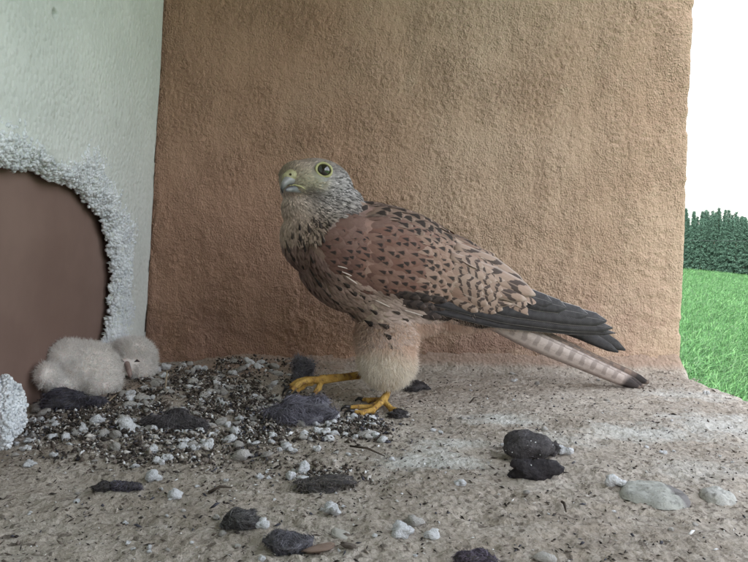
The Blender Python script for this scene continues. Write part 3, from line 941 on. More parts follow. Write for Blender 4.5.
# primaries of the near wing, lowest first
for (pts, wd) in (
    ([(420, 306, .030), (490, 320, .027), (550, 326, .020), (615, 333, .014)], [(0, 8), (.4, 15), (.75, 13), (.92, 8), (1, 1)]),
    ([(430, 300, .032), (500, 314, .028), (560, 322, .022), (612, 328, .016)], [(0, 10), (.4, 18), (.75, 17), (.93, 11), (1, 2)]),
    ([(440, 292, .032), (500, 306, .029), (560, 314, .023), (606, 321, .017)], [(0, 10), (.4, 20), (.75, 20), (.93, 14), (1, 3)]),
    ([(450, 284, .030), (500, 298, .028), (545, 308, .024), (588, 315, .020)], [(0, 10), (.4, 20), (.75, 20), (.93, 14), (1, 3)]),
    ([(455, 280, .030), (500, 292, .029), (535, 301, .026), (566, 308, .023)], [(0, 10), (.4, 20), (.75, 19), (.93, 14), (1, 3)]),
    ([(455, 276, .030), (495, 287, .029), (525, 296, .027), (552, 303, .025)], [(0, 10), (.4, 18), (.75, 18), (.93, 14), (1, 3)]),
    ):
    blade('primary_feather', pts, wd, M_PRIM, (1, -0.15))
# long tertials that end the chestnut of the wing
for (pts, wd) in (
    ([(440, 282, .036), (480, 297, .034), (512, 304, .031)], [(0, 10), (.5, 15), (.85, 12), (1, 2)]),
    ([(445, 268, .037), (490, 287, .035), (526, 300, .031)], [(0, 10), (.5, 17), (.85, 14), (1, 3)]),
    ([(450, 256, .036), (495, 276, .034), (535, 295, .029)], [(0, 10), (.5, 19), (.85, 16), (1, 3)]),
    ([(455, 246, .031), (492, 264, .028), (527, 288, .024)], [(0, 10), (.5, 17), (.85, 14), (1, 3)]),
    ):
    o_ = blade('tertial_feather', pts, wd, FM['tert'], (1, -0.1))

# ---- small plumage: joined, coloured by place
def blend(px, py, reg, fall=1.0):
    W = np.zeros(len(px)); C = np.zeros((len(px), 3))
    for (x, y, r, c) in reg:
        q = np.exp(-((px - x) ** 2 + (py - y) ** 2) / (2 * (r * fall) ** 2)) + 1e-9
        W += q; C += q[:, None] * np.array(c)
    return C / W[:, None]
GREY, PALE, BUFF = (0.20, 0.195, 0.19), (0.40, 0.345, 0.30), (0.42, 0.33, 0.26)
HEADREG = [(300, 165, 8, (0.22, 0.185, 0.155)), (322, 160, 8, (0.23, 0.21, 0.19)), (340, 175, 8, (0.24, 0.235, 0.235)), (345, 190, 10, (0.25, 0.25, 0.26)), (330, 196, 9, (0.25, 0.245, 0.245)),
           (311, 192, 4.5, (0.05, 0.044, 0.04)), (316, 200, 5, (0.06, 0.053, 0.05)), (313, 208, 4, (0.10, 0.088, 0.078)), (309, 204, 6, (0.30, 0.27, 0.24)), (290, 203, 8, (0.36, 0.31, 0.27)), (285, 215, 8, (0.29, 0.24, 0.20)), (300, 217, 9, (0.22, 0.18, 0.15)),
           (304, 178, 7, (0.25, 0.24, 0.175)), (318, 184, 4, (0.29, 0.275, 0.20)), (336, 167, 5, (0.08, 0.075, 0.07)), (325, 161, 3, (0.14, 0.125, 0.11)), (293, 170, 7, (0.24, 0.205, 0.16)),
           (355, 200, 8, (0.20, 0.19, 0.185)), (340, 210, 8, (0.21, 0.195, 0.185)), (325, 212, 8, (0.23, 0.205, 0.18)), (315, 228, 9, (0.22, 0.175, 0.145))]
head_poly = [(270, 150), (330, 150), (352, 180), (366, 200), (352, 212), (325, 222), (318, 240), (270, 240)]
def mini_feathers(name, P, N, D, L, W, C, tipdark=None, lift=0.22, r=rng):
    """kite-shaped feathers of four triangles, base to tip"""
    n = len(P)
    D = nrm(D - N * (D * N).sum(1, keepdims=True)); D = nrm(D + N * lift)
    S = np.cross(N, D)
    L = np.broadcast_to(L, (n,))[:, None]; W = np.broadcast_to(W, (n,))[:, None]
    mid = P + D * L * 0.55 + N * L * 0.10
    V = np.stack([P - N * 0.0005, mid - S * W / 2 - N * L * 0.06, mid, mid + S * W / 2 - N * L * 0.06, P + D * L], 1).reshape(-1, 3)
    b = (np.arange(n) * 5)[:, None]
    F = np.concatenate([b + [[0, 1, 2]], b + [[0, 2, 3]], b + [[1, 4, 2]], b + [[2, 4, 3]]])
    CC = np.repeat(C[:, None, :], 5, 1).copy()
    if tipdark is not None:
        CC[:, 2] *= tipdark[:, None]; CC[:, 4] *= tipdark[:, None]
    return mesh_np(name, V, F, True, None, CC.reshape(-1, 3))
def in_poly(x, y, P):
    c = np.zeros(len(x), bool)
    for i in range(len(P)):
        (x1, y1), (x2, y2) = P[i], P[i - 1]
        c ^= ((y1 > y) != (y2 > y)) & (x < (x2 - x1) * (y - y1) / ((y2 - y1) or 1e-9) + x1)
    return c
es, en, ez = np.array(ES), np.array(EN), np.array(EZ)
M_SMALL = tint_mat('small_feathers', 0.85, 0.15)
EYE_PX = (319, 172.5)
m = in_poly(SX, SY, head_poly)
ee = np.hypot(SX - EYE_PX[0], SY - EYE_PX[1]) > 10.2
bk = np.hypot((SX - 287) / 9, (SY - 183) / 9) > 1.0
m &= ee & bk
hd = np.where(m)[0]; hd = hd[:9000]
dirs = es[None] * (SX[hd] - 284)[:, None] - ez[None] * (SY[hd] - 186)[:, None] + en[None] * 0.0
C = blend(SX[hd], SY[hd], HEADREG) * np.array([[1.42, 1.32, 1.30]]) * rng.uniform(0.70, 1.25, (len(hd), 1))
stre = np.where((rng.random(len(hd)) < 0.40) & (SX[hd] + SY[hd] * 0.6 > 438), 0.14, np.where(rng.random(len(hd)) < 0.15, 1.6, 1.0))
Lh = np.interp(np.hypot(SX[hd] - 290, SY[hd] - 180), [0, 25, 70], [0.0030, 0.0044, 0.0085])
add('head_plumage', shift(mini_feathers('head_plumage', SMP[hd], SMN[hd], dirs, Lh * rng.uniform(.8, 1.2, len(hd)), Lh * 0.34, C, stre, 0.16), ROOT), M_SMALL, kestrel)['kind'] = 'stuff'
# breast and flanks: buff with dark streaks, ruddier at the side of the breast
BRREG = [(286, 245, 12, (0.25, 0.19, 0.15)), (300, 250, 14, (0.18, 0.125, 0.10)), (318, 240, 10, (0.16, 0.105, 0.085)), (325, 262, 10, (0.15, 0.10, 0.08)), (310, 280, 14, (0.23, 0.17, 0.135)), (340, 285, 14, (0.29, 0.215, 0.165)), (345, 315, 14, (0.34, 0.26, 0.20)),
         (380, 318, 14, (0.40, 0.32, 0.25)), (400, 330, 14, (0.47, 0.39, 0.315)), (440, 320, 14, (0.45, 0.37, 0.31)), (490, 325, 14, (0.47, 0.38, 0.32)), (388, 360, 14, (0.55, 0.50, 0.44)), (400, 300, 14, (0.30, 0.24, 0.19))]
bt = blend(BODY_PX[0], BODY_PX[1], HEADREG + BRREG + [(360, 225, 14, (0.24, 0.15, 0.125)), (400, 240, 20, (0.28, 0.17, 0.14)), (450, 260, 22, (0.36, 0.27, 0.22)), (345, 255, 14, (0.22, 0.13, 0.11))])
ba = body_me.color_attributes.new('tint', 'FLOAT_COLOR', 'POINT')
bc4 = np.ones((len(bt), 4), np.float32); bc4[:, :3] = np.minimum(bt * 1.3, .85); ba.data.foreach_set('color', bc4.ravel())
wing_poly = [(325, 222), (360, 205), (440, 215), (490, 255), (515, 285), (500, 312), (440, 306), (372, 288), (330, 268), (305, 240)]
br = np.where(~in_poly(SX, SY, head_poly) & ~(in_poly(SX, SY, wing_poly) & ((SMN @ en) > -0.2)) & (SY > 222) & (SY < 345))[0]
br = br[:6500]
fa = np.interp(SX[br] + (SY[br] - 240) * 0.5, [285, 310, 350, 400, 480], [78, 62, 42, 25, 15])
dirs = es[None] * np.cos(np.radians(fa))[:, None] - ez[None] * np.sin(np.radians(fa))[:, None]
C = blend(SX[br], SY[br], BRREG) * np.array([[1.0, 0.94, 1.02]]) * rng.uniform(0.82, 1.15, (len(br), 1))
add('breast_plumage', shift(mini_feathers('breast_plumage', SMP[br], SMN[br], dirs, rng.uniform(.008, .012, len(br)), rng.uniform(.0028, .004, len(br)), C, None, 0.12), ROOT), M_SMALL, kestrel)['kind'] = 'stuff'
# mantle: the ridge of the back between head and wings
mt = np.where((SMN @ ez > 0.25) & (SMN @ en < 0.30) & (SX > 338) & (SX < 500) & (SY < 196 + (SX - 338) * 0.42 + 16) & ~in_poly(SX, SY, head_poly))[0][:2600]
fa = np.interp(SX[mt], [340, 420, 500], [12, 20, 32])
dirs = es[None] * np.cos(np.radians(fa))[:, None] - ez[None] * np.sin(np.radians(fa))[:, None]
C = np.array([[0.21, 0.15, 0.125]]) * rng.uniform(0.75, 1.2, (len(mt), 1))
td = np.where(rng.random(len(mt)) < 0.16, 0.12, 1.0)
add('mantle_plumage', shift(mini_feathers('mantle_plumage', SMP[mt], SMN[mt], dirs, rng.uniform(.010, .014, len(mt)), rng.uniform(.004, .006, len(mt)), C, td, 0.08), ROOT), M_SMALL, kestrel)['kind'] = 'stuff'
# dark drops on breast, flank and thigh: feathers one can pick out
mk = NT('dark_streak_feather', 0.8, 0.15); mk.color(mk.mix(mk.rand(), (0.020, 0.016, 0.015), (0.055, 0.042, 0.036)))
PROF_DROP = [(0, .15), (.45, .55), (.75, 1.0), (.9, .8), (1, .2)]
drop_me = unit_mesh('streak_feather', PROF_DROP, mk.m, camber=0.10, droop=0.05)
for (px, py, L, W, a) in [(287, 246, 13, 4.5, 68), (291, 256, 12, 4.5, 66), (296, 238, 9, 3.5, 75), (301, 247, 10, 4, 70), (306, 258, 10, 4, 62), (299, 264, 11, 4, 62), (308, 270, 11, 4, 58), (314, 240, 9, 3.5, 70),
        (304, 230, 9, 3.5, 75), (313, 227, 10, 3.5, 72), (320, 226, 10, 3.5, 68), (308, 222, 8, 3, 75), (296, 228, 8, 3, 78), (290, 236, 8, 3, 76),
        (314, 280, 13, 4.5, 52), (322, 290, 13, 4.5, 46), (330, 298, 14, 5, 44), (320, 272, 10, 4, 50), (331, 285, 9, 4.5, 40), (338, 306, 12, 4.5, 40), (328, 276, 10, 4, 40), (337, 282, 10, 5, 38),
        (344, 290, 10, 6, 36), (352, 294, 10, 6, 32), (358, 297, 9, 5, 30), (350, 312, 10, 5, 36), (345, 318, 8, 4, 40), (362, 320, 12, 6, 26), (372, 322, 12, 6, 22), (375, 331, 9, 6, 36), (378, 340, 8, 3.5, 62),
        (388, 348, 7, 3, 45), (401, 347, 6, 3, 60), (400, 328, 9, 4.5, 26), (416, 331, 7, 4.5, 25), (355, 306, 9, 4, 34), (366, 309, 9, 4, 28), (392, 316, 10, 4.5, 20), (384, 310, 9, 4, 22), (448, 317, 9, 4, 14), (330, 312, 9, 4, 46), (318, 298, 9, 4, 52), (306, 286, 9, 4, 58), (297, 274, 9, 4, 62)]:
    p, n_ = hit(px, py)
    if p is not None:
        s = mpp(p); dd = flow(a)
        place_feather('streak_feather', drop_me, p + n_ * 0.0018 - dd * L * s * .5, n_, dd, L * s, W * s, 0.06, 0)
# down of belly and thighs
th = np.where((SY > 322) & (SX < 470) & (SX > 335))[0]
vent = np.where((SY > 312) & (SX >= 430) & (SMN @ ez < 0.1))[0]
th = np.concatenate([np.tile(th, 6)[:30000], vent[:2600]])
C = np.minimum(blend(SX[th], SY[th], BRREG) * np.array([[1.7, 1.62, 1.66]]), 0.86) * rng.uniform(0.88, 1.1, (len(th), 1))
fa = np.interp(SX[th], [340, 400, 420, 480], [75, 80, 55, 15])
D = es[None] * np.cos(np.radians(fa))[:, None] - ez[None] * np.sin(np.radians(fa))[:, None]
D = nrm(D * 0.55 + SMN[th] * 0.7 + rng.normal(0, .35, D.shape))
P = SMP[th] + rng.normal(0, .0007, D.shape)
add('thigh_down', shift(strands('thigh_down', P, D, rng.uniform(.004, .0085, len(th)), 0.00036, C, rng.normal(0, .25, D.shape) - ez * 0.3), ROOT), tint_mat('down', 0.95, 0.05, 0.5), kestrel)['kind'] = 'stuff'
# ragged white flank plumes that lie over the wing's front edge
pl_me = unit_mesh('flank_plume', PROF_POINT, feather_mat('flank_plume', (0.46, 0.38, 0.32), (0.52, 0.45, 0.39), DK, 'none'), camber=.15)
for (px, py, L, W, a) in [(327, 264, 10, 1.4, 12), (331, 269, 11, 1.4, 22), (335, 273, 15, 1.5, 36), (366, 297, 16, 1.5, 22), (392, 306, 20, 1.5, 17)]:
    p, n_ = hit(px, py)
    if p is not None:
        s = mpp(p); place_feather('flank_plume', pl_me, p + n_ * 0.003, n_, flow(a), L * s, W * s, 0.05, 0)

# ---- head details
def head_pt(px, py):
    p, n_ = hit(px, py); return p, n_
ep_, en_ = head_pt(*EYE_PX)
s = mpp(ep_)
look = (en_ * 0.6 + EN * 1.0 - ES * 0.1).normalized()
def disc_frame(c, nn):
    q = nn.to_track_quat('Z', 'Y').to_matrix().to_4x4(); q.translation = c
    return q
M_EYE = NT('dark_eye', 0.06, 0.6).color((0.012, 0.008, 0.006)).m
M_EYE.node_tree.nodes['Principled BSDF'].inputs['Coat Weight'].default_value = 1.0
M_YEL = plain_mat('yellow_skin', (0.36, 0.34, 0.15), (0.48, 0.46, 0.24), 160.0, 0.55, 0.35, 0.0004, 700.0)
for side in (1, -1):
    if side == 1: c, nn = ep_, look
    else:
        c, nn = hit(EYE_PX[0], EYE_PX[1], -1); nn = (nn - EN * 0.7).normalized()
    bm = bmesh.new(); bmesh.ops.create_uvsphere(bm, u_segments=24, v_segments=16, radius=7.3 * s)
    me = bpy.data.meshes.new('eye'); bm.to_mesh(me); bm.free()
    me.polygons.foreach_set('use_smooth', [True] * len(me.polygons))
    e = add('eye', me, M_EYE, kestrel); e.location = c - nn * 2.6 * s - ROOT
    # orbital ring: torus
    V, F = [], []
    nu, nv = 32, 10
    fr = disc_frame(c + nn * 0.9 * s, nn)
    for i in range(nu):
        a = 2 * math.pi * i / nu
        rm = (7.4 + 0.5 * math.cos(a * 2 + .6)) * s
        for j in range(nv):
            b = 2 * math.pi * j / nv
            rr2 = 1.2 * s * (1 + .12 * math.sin(5 * a))
            V.append(fr @ Vector(((rm + rr2 * math.cos(b)) * math.cos(a), (rm + rr2 * math.cos(b)) * math.sin(a), rr2 * 0.8 * math.sin(b))))
            F.append((i * nv + j, ((i + 1) % nu) * nv + j, ((i + 1) % nu) * nv + (j + 1) % nv, i * nv + (j + 1) % nv))
    add('orbital_ring', shift(mesh_np('orbital_ring', [tuple(v) for v in V], F), ROOT), M_YEL, kestrel)
# cere
bm = bmesh.new()
chain(bm, [bird(298, 176, .0155), bird(291, 176, .0185), bird(287, 178, .0200)], [7.5 * s, 6.6 * s, 5.4 * s])
chain(bm, [bird(299, 181, .0170), bird(306, 178, .0190)], [4.5 * s, 3 * s])
cere_me = remesh(bm, 0.0006, 4)
cere = add('cere', shift(cere_me, ROOT), plain_mat('cere', (0.30, 0.27, 0.15), (0.40, 0.37, 0.21), 140.0, 0.5, 0.4, 0.0005, 600.0), kestrel)
bm = bmesh.new(); bmesh.ops.create_uvsphere(bm, u_segments=10, v_segments=6, radius=1.3 * s)
me = bpy.data.meshes.new('nostril'); bm.to_mesh(me); bm.free()
nostr = add('nostril', me, NT('nostril', .8).color((0.05, 0.035, 0.02)).m, cere)
nostr.location = bird(290.5, 174.5, .0185 + 6.2 * s) - ROOT
# hooked beak
bm = bmesh.new()
chain(bm, [bird(291, 180, .0195), bird(287, 180.5, .0225), bird(284, 184, .0245), bird(282.3, 189, .0255), bird(282.6, 193, .0255)], [4.8 * s, 4.2 * s, 3.1 * s, 1.7 * s, 0.7 * s])
kbk = NT('beak_horn', 0.3, 0.5)
zz = kbk.math('ADD', kbk.sep(kbk.obj())[2], 0.0)
tipz = bird(281, 187, .018).z - ROOT.z
kbk.color(kbk.mix(kbk.ramp(zz, tipz - 0.004, tipz + 0.004), (0.025, 0.024, 0.026), (0.26, 0.25, 0.25)))
add('upper_beak', shift(remesh(bm, 0.0005, 3), ROOT), kbk.m, kestrel)
bm = bmesh.new()
chain(bm, [bird(299, 189.5, .0165), bird(292, 189, .0205), bird(286.5, 190, .0235)], [3.8 * s, 3.3 * s, 1.8 * s])
add('lower_beak', shift(remesh(bm, 0.0005, 3), ROOT), plain_mat('lower_beak_horn', (0.16, 0.16, 0.18), (0.26, 0.255, 0.26), 200.0, 0.35, 0.5), kestrel)
# gape line: yellow corner of the mouth running back under the eye
add('gape', shift(tube_mesh('gape', [bird(289, 185.5, .0250), bird(295, 185, .0250), bird(301, 186.5, .0245), bird(305.5, 189.5, .0235)], [.4 * s, .65 * s, .75 * s, .3 * s], 8), ROOT), M_YEL, kestrel)

# ---- legs and feet
def foot_skin():
    k = NT('yellow_foot', 0.72, 0.2); o = k.obj()
    c = k.mix(k.ramp(k.noise(o, 130.0, 4), 0.35, 0.65), (0.40, 0.23, 0.055), (0.52, 0.335, 0.10))
    c = k.mix(k.ramp(k.noise(o, 220.0, 3), 0.50, 0.66, 0, 0.85), c, (0.17, 0.085, 0.045))
    k.color(c); k.bump(k.voro(o, 600.0), 0.0006, 0.8)
    return k.m
M_FOOT = foot_skin()
M_CLAW = NT('claw', 0.3, 0.5).color((0.02, 0.018, 0.018)).m
def leg(name, tarsus, toes, rt):
    bm = bmesh.new()
    chain(bm, tarsus, [rt * 1.15] + [rt] * (len(tarsus) - 2) + [rt * 1.25])
    for t in toes:
        r0 = rt * 0.85
        chain(bm, t, [r0 * 1.05] + [r0 * (1 - .13 * i) for i in range(1, len(t))])
        for q in t[1:-1]:
            ball(bm, Matrix.Translation(Vector(q) - Vector((0, 0, r0 * .35))) @ Matrix.Scale(r0 * 0.95, 4), 10, 7)
    lg = add(name, shift(remesh(bm, 0.0007, 3), ROOT), M_FOOT, kestrel)
    for t in toes:
        a, b = Vector(t[-2]), Vector(t[-1])
        d = (b - a).normalized()
        pts = [b - d * .001, b + d * .0035 + Vector((0, 0, .0012)), b + d * .0065 - Vector((0, 0, .0006)), b + d * .0078 - Vector((0, 0, .0045))]
        add('claw', shift(tube_mesh('claw', pts, [.0019, .0016, .0010, .0002], 8), ROOT), M_CLAW, lg)
def gp(px, py, up=0.0035):
    p = on_floor(px, py, 0.004)
    return Vector((p.x, p.y, fz(p.x, p.y) + up))
fc = gp(383, 404, .006)
thn = bird(390, 380, .016)
leg('leg', [thn, bird(387, 394, .014), fc], [
    [fc, gp(371, 405), gp(358, 405.5), gp(349, 406)],
    [fc, gp(373, 409), gp(362, 411), gp(353, 411)],
    [fc, gp(378, 400), gp(369, 399), gp(362, 398)],
    [fc, gp(391, 407, .004), gp(398, 409, .003)]], .0032)
fu = bird(322, 379.5, -.018)
fgz = Vector((fu.x, fu.y, fz(fu.x, fu.y)))
leg('leg', [bird(368, 374, -.022), bird(345, 377, -.020), fu], [
    [fu, bird(308, 380, -.012), bird(298, 384, -.010), bird(291, 391, -.008)],
    [fu, bird(311, 382, -.020), bird(302, 386, -.020), bird(296, 393, -.018)],
    [fu, bird(307, 379, -.028), bird(297, 381, -.030), bird(289, 387, -.031)],
    [fu, bird(319, 387, -.016), bird(315, 393, -.014)]], .0036)
# ================================================================== chicks
M_CHICKSKIN = NT('chick_skin', 0.8, 0.1).color((0.84, 0.78, 0.75)).sss(0.3, (1, .4, .3), .003).m
M_CDOWN = tint_mat('chick_down', 0.95, 0.05, 0.55)
def at_d(px, py, y):
    return on_plane(px, py, (0, y, 0), Vector((0, 1, 0)))
def cblob(bm, px, py, rx, ry, rot, y, ryy):
    c = at_d(px, py, y); s = mpp(c); a = R(rot)
    X = Vector((math.cos(a), 0, -math.sin(a))); Z = Vector((math.sin(a), 0, math.cos(a)))
    M = Matrix((X * rx * s, Vector((0, 1, 0)) * ryy, Z * ry * s)).transposed().to_4x4(); M.translation = c
    ball(bm, M, 24, 16)
def chick(label, blobs, base, nst, bald=(), col=(0.95, 0.935, 0.92)):
    b = on_floor(*base); b = Vector((b.x, b.y, fz(b.x, b.y)))
    root = empty('kestrel_chick', b, label, 'chick', 'downy chicks in the corner')
    bm = bmesh.new()
    for q in blobs: cblob(bm, *q)
    me = remesh(bm, 0.0016, 5)
    P, N = surf_sample(me, nst)
    x, y = to_px_np(P)
    keep = np.ones(nst, bool)
    for (bx, by, brx, bry) in bald:
        keep &= ~((((x - bx) / brx) ** 2 + ((y - by) / bry) ** 2 < 1) & (N[:, 1] < 0.2))
    P, N = P[keep], N[keep]; n = len(P)
    bodyo = add('body', shift(me, b), M_CHICKSKIN, root)
    D = nrm(N + rng.normal(0, .38, N.shape) + np.array([0, 0, -0.25]))
    C = np.array([col]) * rng.uniform(.82, 1.12, (n, 1))
    dn = add('down', shift(strands('down', P, D, rng.uniform(.0035, .0075, n), .00038, C, rng.normal(0, .5, N.shape)), b), M_CDOWN, root)
    dn['kind'] = 'stuff'
    return root, b
c1, b1 = chick('rounder white downy chick lying left, its back to the camera',
    [(88, 369, 30, 25, 18, -.165, .026), (68, 355, 17, 13, -15, -.172, .020), (103, 382, 15, 13, 0, -.172, .019), (48, 375, 8, 11, -15, -.212, .011), (66, 382, 20, 12, 0, -.180, .020), (98, 356, 12, 10, 0, -.160, .014)], (84, 396), 20000)
c2, b2 = chick('white downy chick on the right with its drooping pink face',
    [(137, 359, 17, 19, 0, -.080, .022), (116, 350, 18, 10, -10, -.074, .018), (144, 372, 10, 15, -10, -.084, .016), (128, 364, 10, 12, 0, -.096, .013), (133, 349, 15, 10, 0, -.090, .014)], (134, 389), 17000,
    bald=[(127, 366, 6.5, 7), (135, 361, 3.5, 3), (129, 378, 5, 6)])
cs_ = mpp(at_d(125, 370, -.13))
M_PINK = plain_mat('pink_face', (0.26, 0.18, 0.165), (0.36, 0.27, 0.245), 150.0, 0.6, 0.3)
bm = bmesh.new()
chain(bm, [at_d(127, 364, -.107), at_d(129, 371, -.118), at_d(130, 375, -.120), at_d(130.3, 378, -.119)], [3.2 * cs_, 2.8 * cs_, 1.6 * cs_, 0.6 * cs_])
add('beak', shift(remesh(bm, .0007, 3), b2), M_PINK, c2)
for (ex_, ey_) in ((137, 361), (121.5, 361)):
    add('eye', shift(tube_mesh('eye', [at_d(ex_ - 2.5, ey_ + .8, -.113), at_d(ex_, ey_ - .6, -.1165), at_d(ex_ + 2.5, ey_ + .6, -.113)], [.4 * cs_, 1.5 * cs_, .4 * cs_], 6), b2), NT('closed_eye', .5).color((.045, .03, .03)).m, c2)

# ================================================================== litter on the ledge
lr = random.Random(41)
def rock_mesh(name, seed, rough=0.35, sub=2, flat=0.75):
    bm = bmesh.new(); bmesh.ops.create_icosphere(bm, subdivisions=sub, radius=1.0)
    o3 = Vector((seed * 3.7, seed * 1.3, seed * 7.1))
    for v in bm.verts:
        f = 1 + rough * noise.noise(v.co * 1.1 + o3) + rough * .6 * noise.noise(v.co * 2.4 + o3)
        v.co = v.co * f; v.co.z *= flat
    me = bpy.data.meshes.new(name); bm.to_mesh(me); bm.free()
    me.polygons.foreach_set('use_smooth', [True] * len(me.polygons))
    return me
def clump_mesh(name, seed, nb=7):
    """a crumb of fused beads"""
    r = random.Random(seed); bm = bmesh.new()
    for i in range(nb):
        p = Vector((r.uniform(-.55, .55), r.uniform(-.5, .5), r.uniform(-.35, .4)))
        ball(bm, Matrix.Translation(p) @ Matrix.Scale(r.uniform(.38, .62), 4), 10, 7)
    me = remesh(bm, 0.15, 1, 0.5)
    for v in me.vertices:
        q = v.co.copy(); f_ = 1 + .22 * noise.noise(q * 2.3 + Vector((seed, 0, 0))) + .12 * noise.noise(q * 5.1 + Vector((0, seed, 0)))
        v.co = q * f_
    return me
M_WHITE = crumb_mat('white_crumb', (0.66, 0.67, 0.70), (0.86, 0.87, 0.90), amt=0.5)
M_GREYC = crumb_mat('grey_crumb', (0.36, 0.34, 0.32), (0.60, 0.58, 0.56), amt=0.5)
M_TANC = crumb_mat('tan_chip', (0.30, 0.23, 0.17), (0.42, 0.35, 0.28), amt=0.6)
WH = [clump_mesh('polystyrene_crumb', 60 + i, 5 + i) for i in range(6)] + [rock_mesh('polystyrene_crumb', 5 + i, .55, 3) for i in range(3)]
for q in WH: q.materials.append(M_WHITE)
GRC = [rock_mesh('grey_crumb', 20 + i, .65) for i in range(5)]
for q in GRC: q.materials.append(M_GREYC)
def sit(o, px, py, w, h, dpt=None, sink=0.27, rz=None):
    """set a unit-radius piece down with its foot at photo pixel px,py; w,h in photo pixels"""
    p = on_floor(px, py, 0.003)
    z = fz(p.x, p.y)
    s = mpp(Vector((p.x, p.y, z)))
    rz_ = lr.uniform(0, 6.28) if rz is None else rz
    d = dpt if dpt else (w + h) / 2
    sx, sy, sz = w / 2 * s, d / 2 * s, h / 2 * s
    o.location = (p.x, p.y + sy * 0.5, z + sz * (1 - sink * 2))
    o.scale = (sx, sy, sz); o.rotation_euler = (lr.uniform(-.35, .35), lr.uniform(-.35, .35), rz if rz is not None else lr.uniform(-.7, .7) + math.pi * lr.randrange(2))
    return o
# single crumbs one can point to
SINGLE = [
 (303, 470, 17, 17, 0, 'upper white crumb of the bright stacked pair in the middle'), (290, 475, 12, 14, 1, 'small upright white crumb left of the bright stacked pair'),
 (332, 509, 22, 15, 2, 'white knobbly crumb alone in the foreground centre'), (617, 487, 20, 17, 3, 'white angular crumb just behind the flat pale stone'),
 (567, 453, 19, 13, 4, 'pale crumb lying right behind the dark pellets'), (28, 463, 13, 10, 7, 'round white crumb alone at the far left of the bare floor'),
 (152, 475, 17, 15, 5, 'white double crumb in front of the litter heap, left side'), (174, 491, 13, 13, 6, 'smooth white crumb right of the white double crumb'),
 (261, 522, 18, 11, 8, 'white crumb leaning on the left foreground fur pellet'), (402, 531, 23, 18, 7, 'larger pale egg-shaped crumb in the right foreground centre'),
 (432, 532, 15, 12, 8, 'smaller pale crumb right of the egg-shaped crumb'), (157, 559, 15, 11, 5, 'white crumb at the bottom edge on the left'),
 (96, 426, 17, 17, 0, 'white upright crumb in the heap below the left chick'), (126, 432, 26, 16, 3, 'broad grey-white crumb in the heap below the chicks'),
 (54, 424, 10, 11, 1, 'small white crumb beside the round grey pebble'), (182, 447, 14, 12, 6, 'left crumb of the bright row of three in front of heap'),
 (195, 449, 10, 9, 2, 'middle crumb of the bright row of three in front of heap'), (207, 447, 12, 15, 7, 'right crumb of the bright row of three in front of heap'),
 (240, 419, 13, 9, 4, 'white crumb at the edge of the litter left of the grey fur'), (235, 434, 16, 12, 3, 'white split crumb below the edge of the litter'),
 (272, 436, 11, 8, 5, 'small white crumb just below the grey fur tuft'), (336, 415, 14, 9, 8, 'longest white crumb right beside the grey fur tuft'),
 (331, 425, 13, 11, 2, 'white crumb in front of the grey fur tuft on the right'), (376, 436, 11, 10, 1, 'white crumb in front of the near foot'),
 (382, 440, 13, 9, 0, 'frontmost white crumb of the row below the near foot'), (285, 446, 10, 10, 6, 'lone white crumb above the bright stacked pair'),
 (316, 448, 8, 9, 4, 'tiny white crumb right above the bright stacked pair'), (259, 475, 8, 7, 8, 'tiny white crumb left of the bright stacked pair'),
 (460, 482, 13, 9, 3, 'faint white crumb left of the dark pellets'), (303, 466 + 13, 16, 11, 5, 'lower white crumb under the bright stacked pair'),
]
for (px, py, w_, h_, vi, lab) in SINGLE:
    o = add('polystyrene_crumb', WH[vi]); sit(o, px, py, w_, h_)
    tag(o, lab, 'crumb', 'loose polystyrene crumbs')
GSINGLE = [(37, 411, 16, 14, 0, 'round grey pebble between the foam rubble and the dark fur'), (152, 426, 16, 18, 1, 'brownish upright stone chip in the heap below the right chick'),
           (115, 447, 14, 9, 2, 'grey chip in front of the heap under the left chick'), (240, 454, 20, 17, 3, 'pinkish grey stone chip below the white split crumb'),
           (547, 556, 22, 12, 4, 'brownish pebble at the bottom edge right of centre'), (414, 518, 18, 14, 1, 'blue-grey pebble behind the egg-shaped crumb')]
for (px, py, w_, h_, vi, lab) in GSINGLE:
    o = add('stone_chip', GRC[vi]); sit(o, px, py, w_, h_); tag(o, lab, 'stone chip', 'stone chips in the litter')
